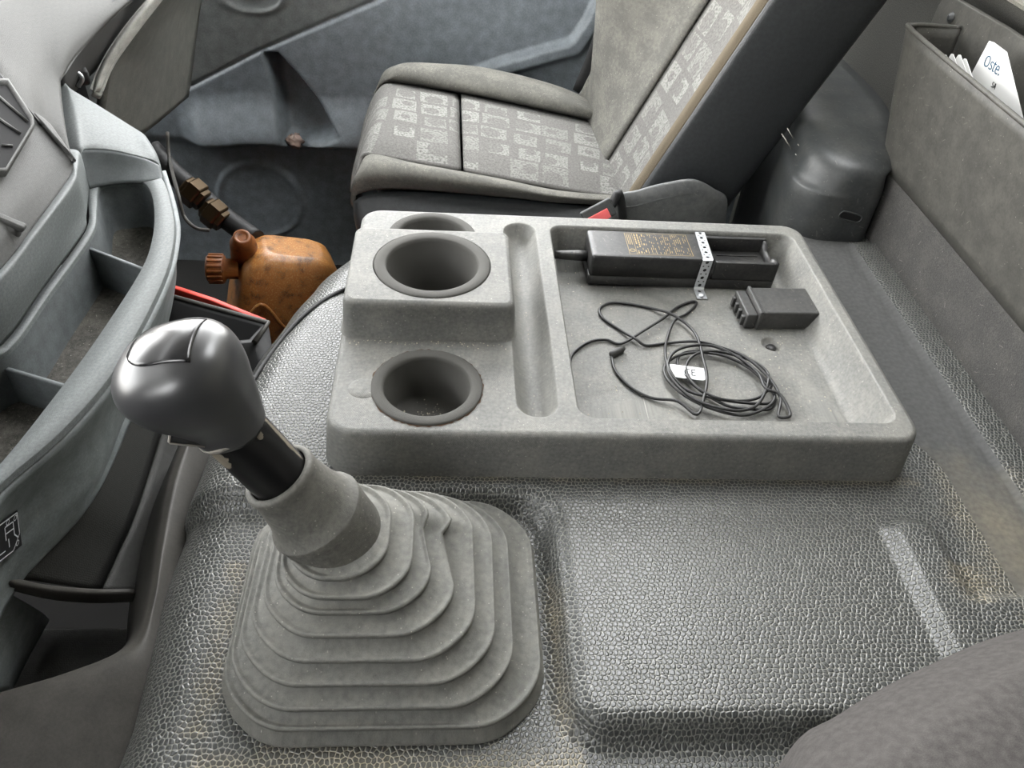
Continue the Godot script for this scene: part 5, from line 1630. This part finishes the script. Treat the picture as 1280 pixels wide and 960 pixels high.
func build_door():
	var root := Node3D.new()
	root.name = "door_1"
	add_child(root)
	struct(root)
	var line := [v2(Vector3(-0.5649, -0.2102, -1.1000)), v2(Vector3(-0.4172, -0.1341, -1.1000)), v2(Vector3(-0.2761, -0.0585, -1.1000)), v2(Vector3(-0.0295, 0.0549, -1.1000)), v2(Vector3(0.2823, 0.1920, -1.1000))]
	var pocket := PackedVector2Array()
	for q in [Vector3(-0.2669, -0.0565, -1.1000), Vector3(-0.2371, -0.0579, -1.1000), Vector3(-0.2024, -0.0991, -1.1000), Vector3(-0.1613, -0.1564, -1.1000), Vector3(-0.1272, -0.2105, -1.1000), Vector3(-0.1710, -0.2301, -1.1000), Vector3(-0.2179, -0.2430, -1.1000), Vector3(-0.2489, -0.2304, -1.1000), Vector3(-0.2557, -0.1695, -1.1000)]:
		pocket.append(v2(q))
	var hand := v2(Vector3(-0.2741, 0.0464, -1.1000))
	var ring := v2(Vector3(-0.3175, -0.3850, -1.1200))
	var arm := [v2(Vector3(0.0909, -0.1026, -1.1000)), v2(Vector3(0.2152, -0.0549, -1.1000)), v2(Vector3(0.3370, -0.0144, -1.1000)), v2(Vector3(0.3645, 0.0347, -1.1000)), v2(Vector3(0.3886, 0.1067, -1.1000))]
	var low := mb()
	var x0 := -.62
	var x1 := .75
	var y0 := -.56
	var y1 := .22
	var h := .0045
	var nx := int((x1 - x0) / h)
	var ny := int((y1 - y0) / h)
	var grid := []
	var side := []
	for j in ny + 1:
		var row := []
		var srow := []
		for i in nx + 1:
			var p := Vector2(x0 + i * h, y0 + j * h)
			var d := 1e9
			var sgn := 1.0
			for k in line.size() - 1:
				var q := seg(p, line[k], line[k + 1])
				if q < d:
					d = q
					sgn = signf((line[k + 1] - line[k]).cross(p - line[k]))
			d *= sgn          # positive above the seam
			var z := -1.12
			z += .004 * ss(.003, -.005, d)
			z -= .006 * ss(.0045, .001, absf(d))
			# the lower panel leans out to a ledge, then falls back
			var yl := -.235 + .03 * ss(-.1, .25, p.x) - .01 * ss(-.3, -.4, p.x)
			var under := ss(yl + .010, yl - .022, p.y)
			z += (.045 * ss(yl + .10, yl + .005, p.y)) * (1 - under) * ss(-.46, -.40, p.x)
			z -= .012 * under
			# pocket
			var pd := 1e9
			for k in pocket.size():
				pd = minf(pd, seg(p, pocket[k], pocket[(k + 1) % pocket.size()]))
			if Geometry2D.is_point_in_polygon(p, pocket):
				pd = -pd
			z -= .075 * ss(.002, -.016, pd)
			# loudspeaker ring
			var rd := Vector2((p.x - ring.x) / 1.0, p.y - ring.y).length()
			z += .007 * ss(.010, .0, absf(rd - .088)) + .004 * ss(.088, .080, rd)
			# handle recess at the top edge of the frame
			var hd := Vector2((p.x - hand.x) / .055, (p.y - hand.y) / .030).length()
			z += .004 * ss(.35, .0, absf(hd - 1.05)) - .025 * ss(1.0, .8, hd)
			# armrest ridge
			var ad := 1e9
			for k in arm.size() - 1:
				ad = minf(ad, seg(p, arm[k], arm[k + 1]))
			z += .018 * ss(.022, .008, ad)
			row.append(Vector3(p.x, p.y, z))
			srow.append(d)
		grid.append(row)
		side.append(srow)
	for j in ny:
		for i in nx:
			for q in [[0, 0], [1, 0], [1, 1], [0, 0], [1, 1], [0, 1]]:
				var d: float = side[j + q[1]][i + q[0]]
				low.set_uv(Vector2.ZERO)
				low.set_color(Color(.215, .24, .27).lerp(Color(.175, .185, .185), ss(-.003, .003, d)))
				low.add_vertex(grid[j + q[1]][i + q[0]])
	put("panel", low, M.door, root)
	var s := mb(false)
	rbox(s, Vector3(1.7, .78, .03), .004, Transform3D(Basis(), Vector3(-.10, -.58, -1.235)))
	put("door_skin", s, M.black, root)
	# crumpled paper in the door pocket
	var t = thing("crumpled_wrapper", "small crumpled wrapper in the door pocket", "wrapper", Vector3(-0.2220, -0.2361, -1.1000))
	s = mb()
	var c := Vector3(-0.2212, -0.2291, -1.1000)
	var rings := []
	for i in 13:
		var a := PI - PI * i / 12
		var r := []
		for k in 20:
			var b := TAU * k / 20
			var rad := .0145 * (1.0 + .9 * pat_noise.get_noise_3d(cos(b) * sin(a) * 120, cos(a) * 120, sin(b) * sin(a) * 120))
			r.append(c + Vector3(sin(a) * cos(b), cos(a), sin(a) * sin(b)) * rad)
		rings.append(r)
	loft(s, rings)
	put("foil", s, M.foil, t)

# ------------------------------------------------------------------ the cab around it
func block(called, a: Vector3, b: Vector3, m):
	var s := mb(false)
	rbox(s, (b - a).abs(), .001, Transform3D(Basis(), Vector3((a.x + b.x) / 2, minf(a.y, b.y), (a.z + b.z) / 2)), 1)
	return struct(put(called, s, m))

func build_cab():
	block("floor", Vector3(-1.05, -.60, -1.22), Vector3(.80, -.55, 1.15), M.carpet)
	block("wall_front", Vector3(-1.08, -.60, -1.22), Vector3(-1.02, .25, 1.15), M.dark)
	# headliner with a roof hatch
	var c := mb(false)
	var hole := rrect(.52, -.56, .24, .35, .03, 1.10, 4)
	var cell := rect_ring(hole, Vector2(.52, -.56), -.80, .82, -1.22, 1.15, 1.10)
	var lift := func(r): return r.map(func(v): return v + Vector3(0, .05, 0))
	loft(c, [lift.call(hole), lift.call(cell), cell, hole, lift.call(hole)])
	struct(put("ceiling", c, M.headliner))
	# driver side: door, front window, curtained rear part
	block("wall_driver", Vector3(-1.05, -.60, 1.10), Vector3(.80, .50, 1.16), M.curtain)
	block("wall_driver_rear", Vector3(-.38, .50, 1.10), Vector3(.80, 1.12, 1.16), M.curtain)
	var dg := mb(false)
	quad(dg, Vector3(-1.0, .50, 1.13), Vector3(-.38, .50, 1.13), Vector3(-.38, 1.12, 1.13), Vector3(-.78, 1.12, 1.13))
	struct(put("window_4", dg, M.glass))
	# pillars beside the windows
	block("wall_pillar_passenger", Vector3(.55, .20, -1.22), Vector3(.80, 1.12, -1.14), M.headliner)
	for z in [-1.18, 1.13]:
		var s := mb(false)
		tube(s, [Vector3(-1.03, .20, z), Vector3(-.78, 1.12, z)], .05, 8)
		struct(put("trim_1" if z < 0 else "trim_2", s, M.headliner))
	block("wall_front_header", Vector3(-1.02, .78, -1.20), Vector3(-.86, 1.12, 1.15), M.headliner)
	block("wall_front_driver", Vector3(-1.06, .22, .45), Vector3(-.95, 1.12, 1.15), M.curtain)
	# glass
	var g := mb(false)
	quad(g, Vector3(-1.03, .24, -1.15), Vector3(-1.03, .24, 1.12), Vector3(-.79, 1.12, 1.12), Vector3(-.79, 1.12, -1.15))
	struct(put("window_1", g, M.glass))
	g = mb(false)
	quad(g, Vector3(-1.0, .20, -1.19), Vector3(.56, .20, -1.19), Vector3(.56, 1.12, -1.19), Vector3(-.78, 1.12, -1.19))
	struct(put("window_2", g, M.glass))
	g = mb(false)
	quad(g, Vector3(.27, 1.13, -.92), Vector3(.77, 1.13, -.92), Vector3(.77, 1.13, -.20), Vector3(.27, 1.13, -.20))
	struct(put("window_3", g, M.glass))

func more_materials():
	M.smooth_rubber = mat(Color(1, 1, 1), .75, T.dust, .05, T.grain_h, .05, .012)
	M.smooth_rubber.vertex_color_use_as_albedo = true
	M.bracket = mat(Color(.20, .20, .205), .35)
	M.cloth_tan = mat(Color(.50, .46, .40), .95, T.speck, .05, T.grain_h, .05, .03, .2)
	M.vinyl_gray = mat(Color(.36, .365, .37), .5, T.dust, .08, T.grain_h, .08, .006)
	M.gloss_black = mat(Color(.05, .05, .055), .7, null, .1, null, .1, 0, .25)
	M.brass_cap = mat(Color(.72, .62, .52), .5, T.rust, .1)
	M.side_trim = mat(Color(.39, .39, .37), .55, T.dust, .2, T.grain_h, .2, .006)
	M.rim_light = mat(Color(.82, .82, .80), .6, T.dust, .1, T.grain_h, .1, .008)
	M.door_up = mat(Color(.36, .375, .38), .55, T.dust, .2, T.grain_h, .2, .006)
	M.wall_mid = mat(Color(.46, .455, .44), .9, T.speck, .1, T.grain_h, .1, .02)
	M.curtain = mat(Color(.18, .18, .185), .9)
	M.stain = mat(Color(.40, .29, .20), .9, T.speck, .03)
	M.crumb = mat(Color(.72, .69, .62), .9)
	M.foil = mat(Color(.60, .52, .48), .35)
	M.glass = StandardMaterial3D.new()
	M.glass.albedo_color = Color(1, 1, 1, .04)
	M.glass.transparency = BaseMaterial3D.TRANSPARENCY_ALPHA
	M.glass.roughness = .02

func wear_all():
	for k in ["tray", "riser", "boot", "collar", "shelf_floor", "cloth"]:
		wear(M[k], T.film, .33)
	for k in ["holder", "box", "vinyl_gray", "low_dash", "side_trim", "wall_low", "charger", "battery"]:
		wear(M[k], T.scuff, .30)

func _ready():
	# camera
	var cam := Camera3D.new()
	cam.name = "camera"
	cam.transform = Transform3D(Basis(Vector3(0.99629, 0.07147, 0.04784), Vector3(-0.02074, 0.73953, -0.67280), Vector3(-0.08346, 0.66932, 0.73827)), Vector3(0.0984, 0.5252, 0.4649))
	cam.fov = 51.745
	cam.near = .02
	cam.far = 100
	add_child(cam)
	cam.current = true
	# sky
	var sky_mat := ProceduralSkyMaterial.new()
	sky_mat.sky_top_color = Color(.975, .98, .985)
	sky_mat.sky_horizon_color = Color(1.0, .985, .955)
	sky_mat.sky_curve = .12
	sky_mat.ground_bottom_color = Color(.42, .41, .39)
	sky_mat.ground_horizon_color = Color(.62, .61, .59)
	sky_mat.sun_angle_max = 1.0
	var sky := Sky.new()
	sky.sky_material = sky_mat
	var env := Environment.new()
	env.background_mode = Environment.BG_SKY
	env.sky = sky
	env.background_energy_multiplier = 1.0
	env.tonemap_mode = Environment.TONE_MAPPER_LINEAR
	env.tonemap_exposure = 18.0
	env.sdfgi_enabled = true
	env.ssao_enabled = true
	env.ssil_enabled = true
	var we := WorldEnvironment.new()
	we.name = "environment"
	we.environment = env
	add_child(we)

	rng.seed = 11
	pat_noise.seed = 17
	pat_noise.frequency = .02
	make_materials()
	more_materials()
	wear_all()
	build_cab()
	build_door()
	build_cover()
	build_rear()
	build_dash()
	build_dash_side()
	build_low_console()
	build_seat()
	build_belt()
	build_buckle()
	build_driver_seat()
	build_tray()
	build_riser()
	build_lever()
	build_footwell()
	build_charger()
	build_strap()
	build_battery()
	build_cable()
	build_crumbs()
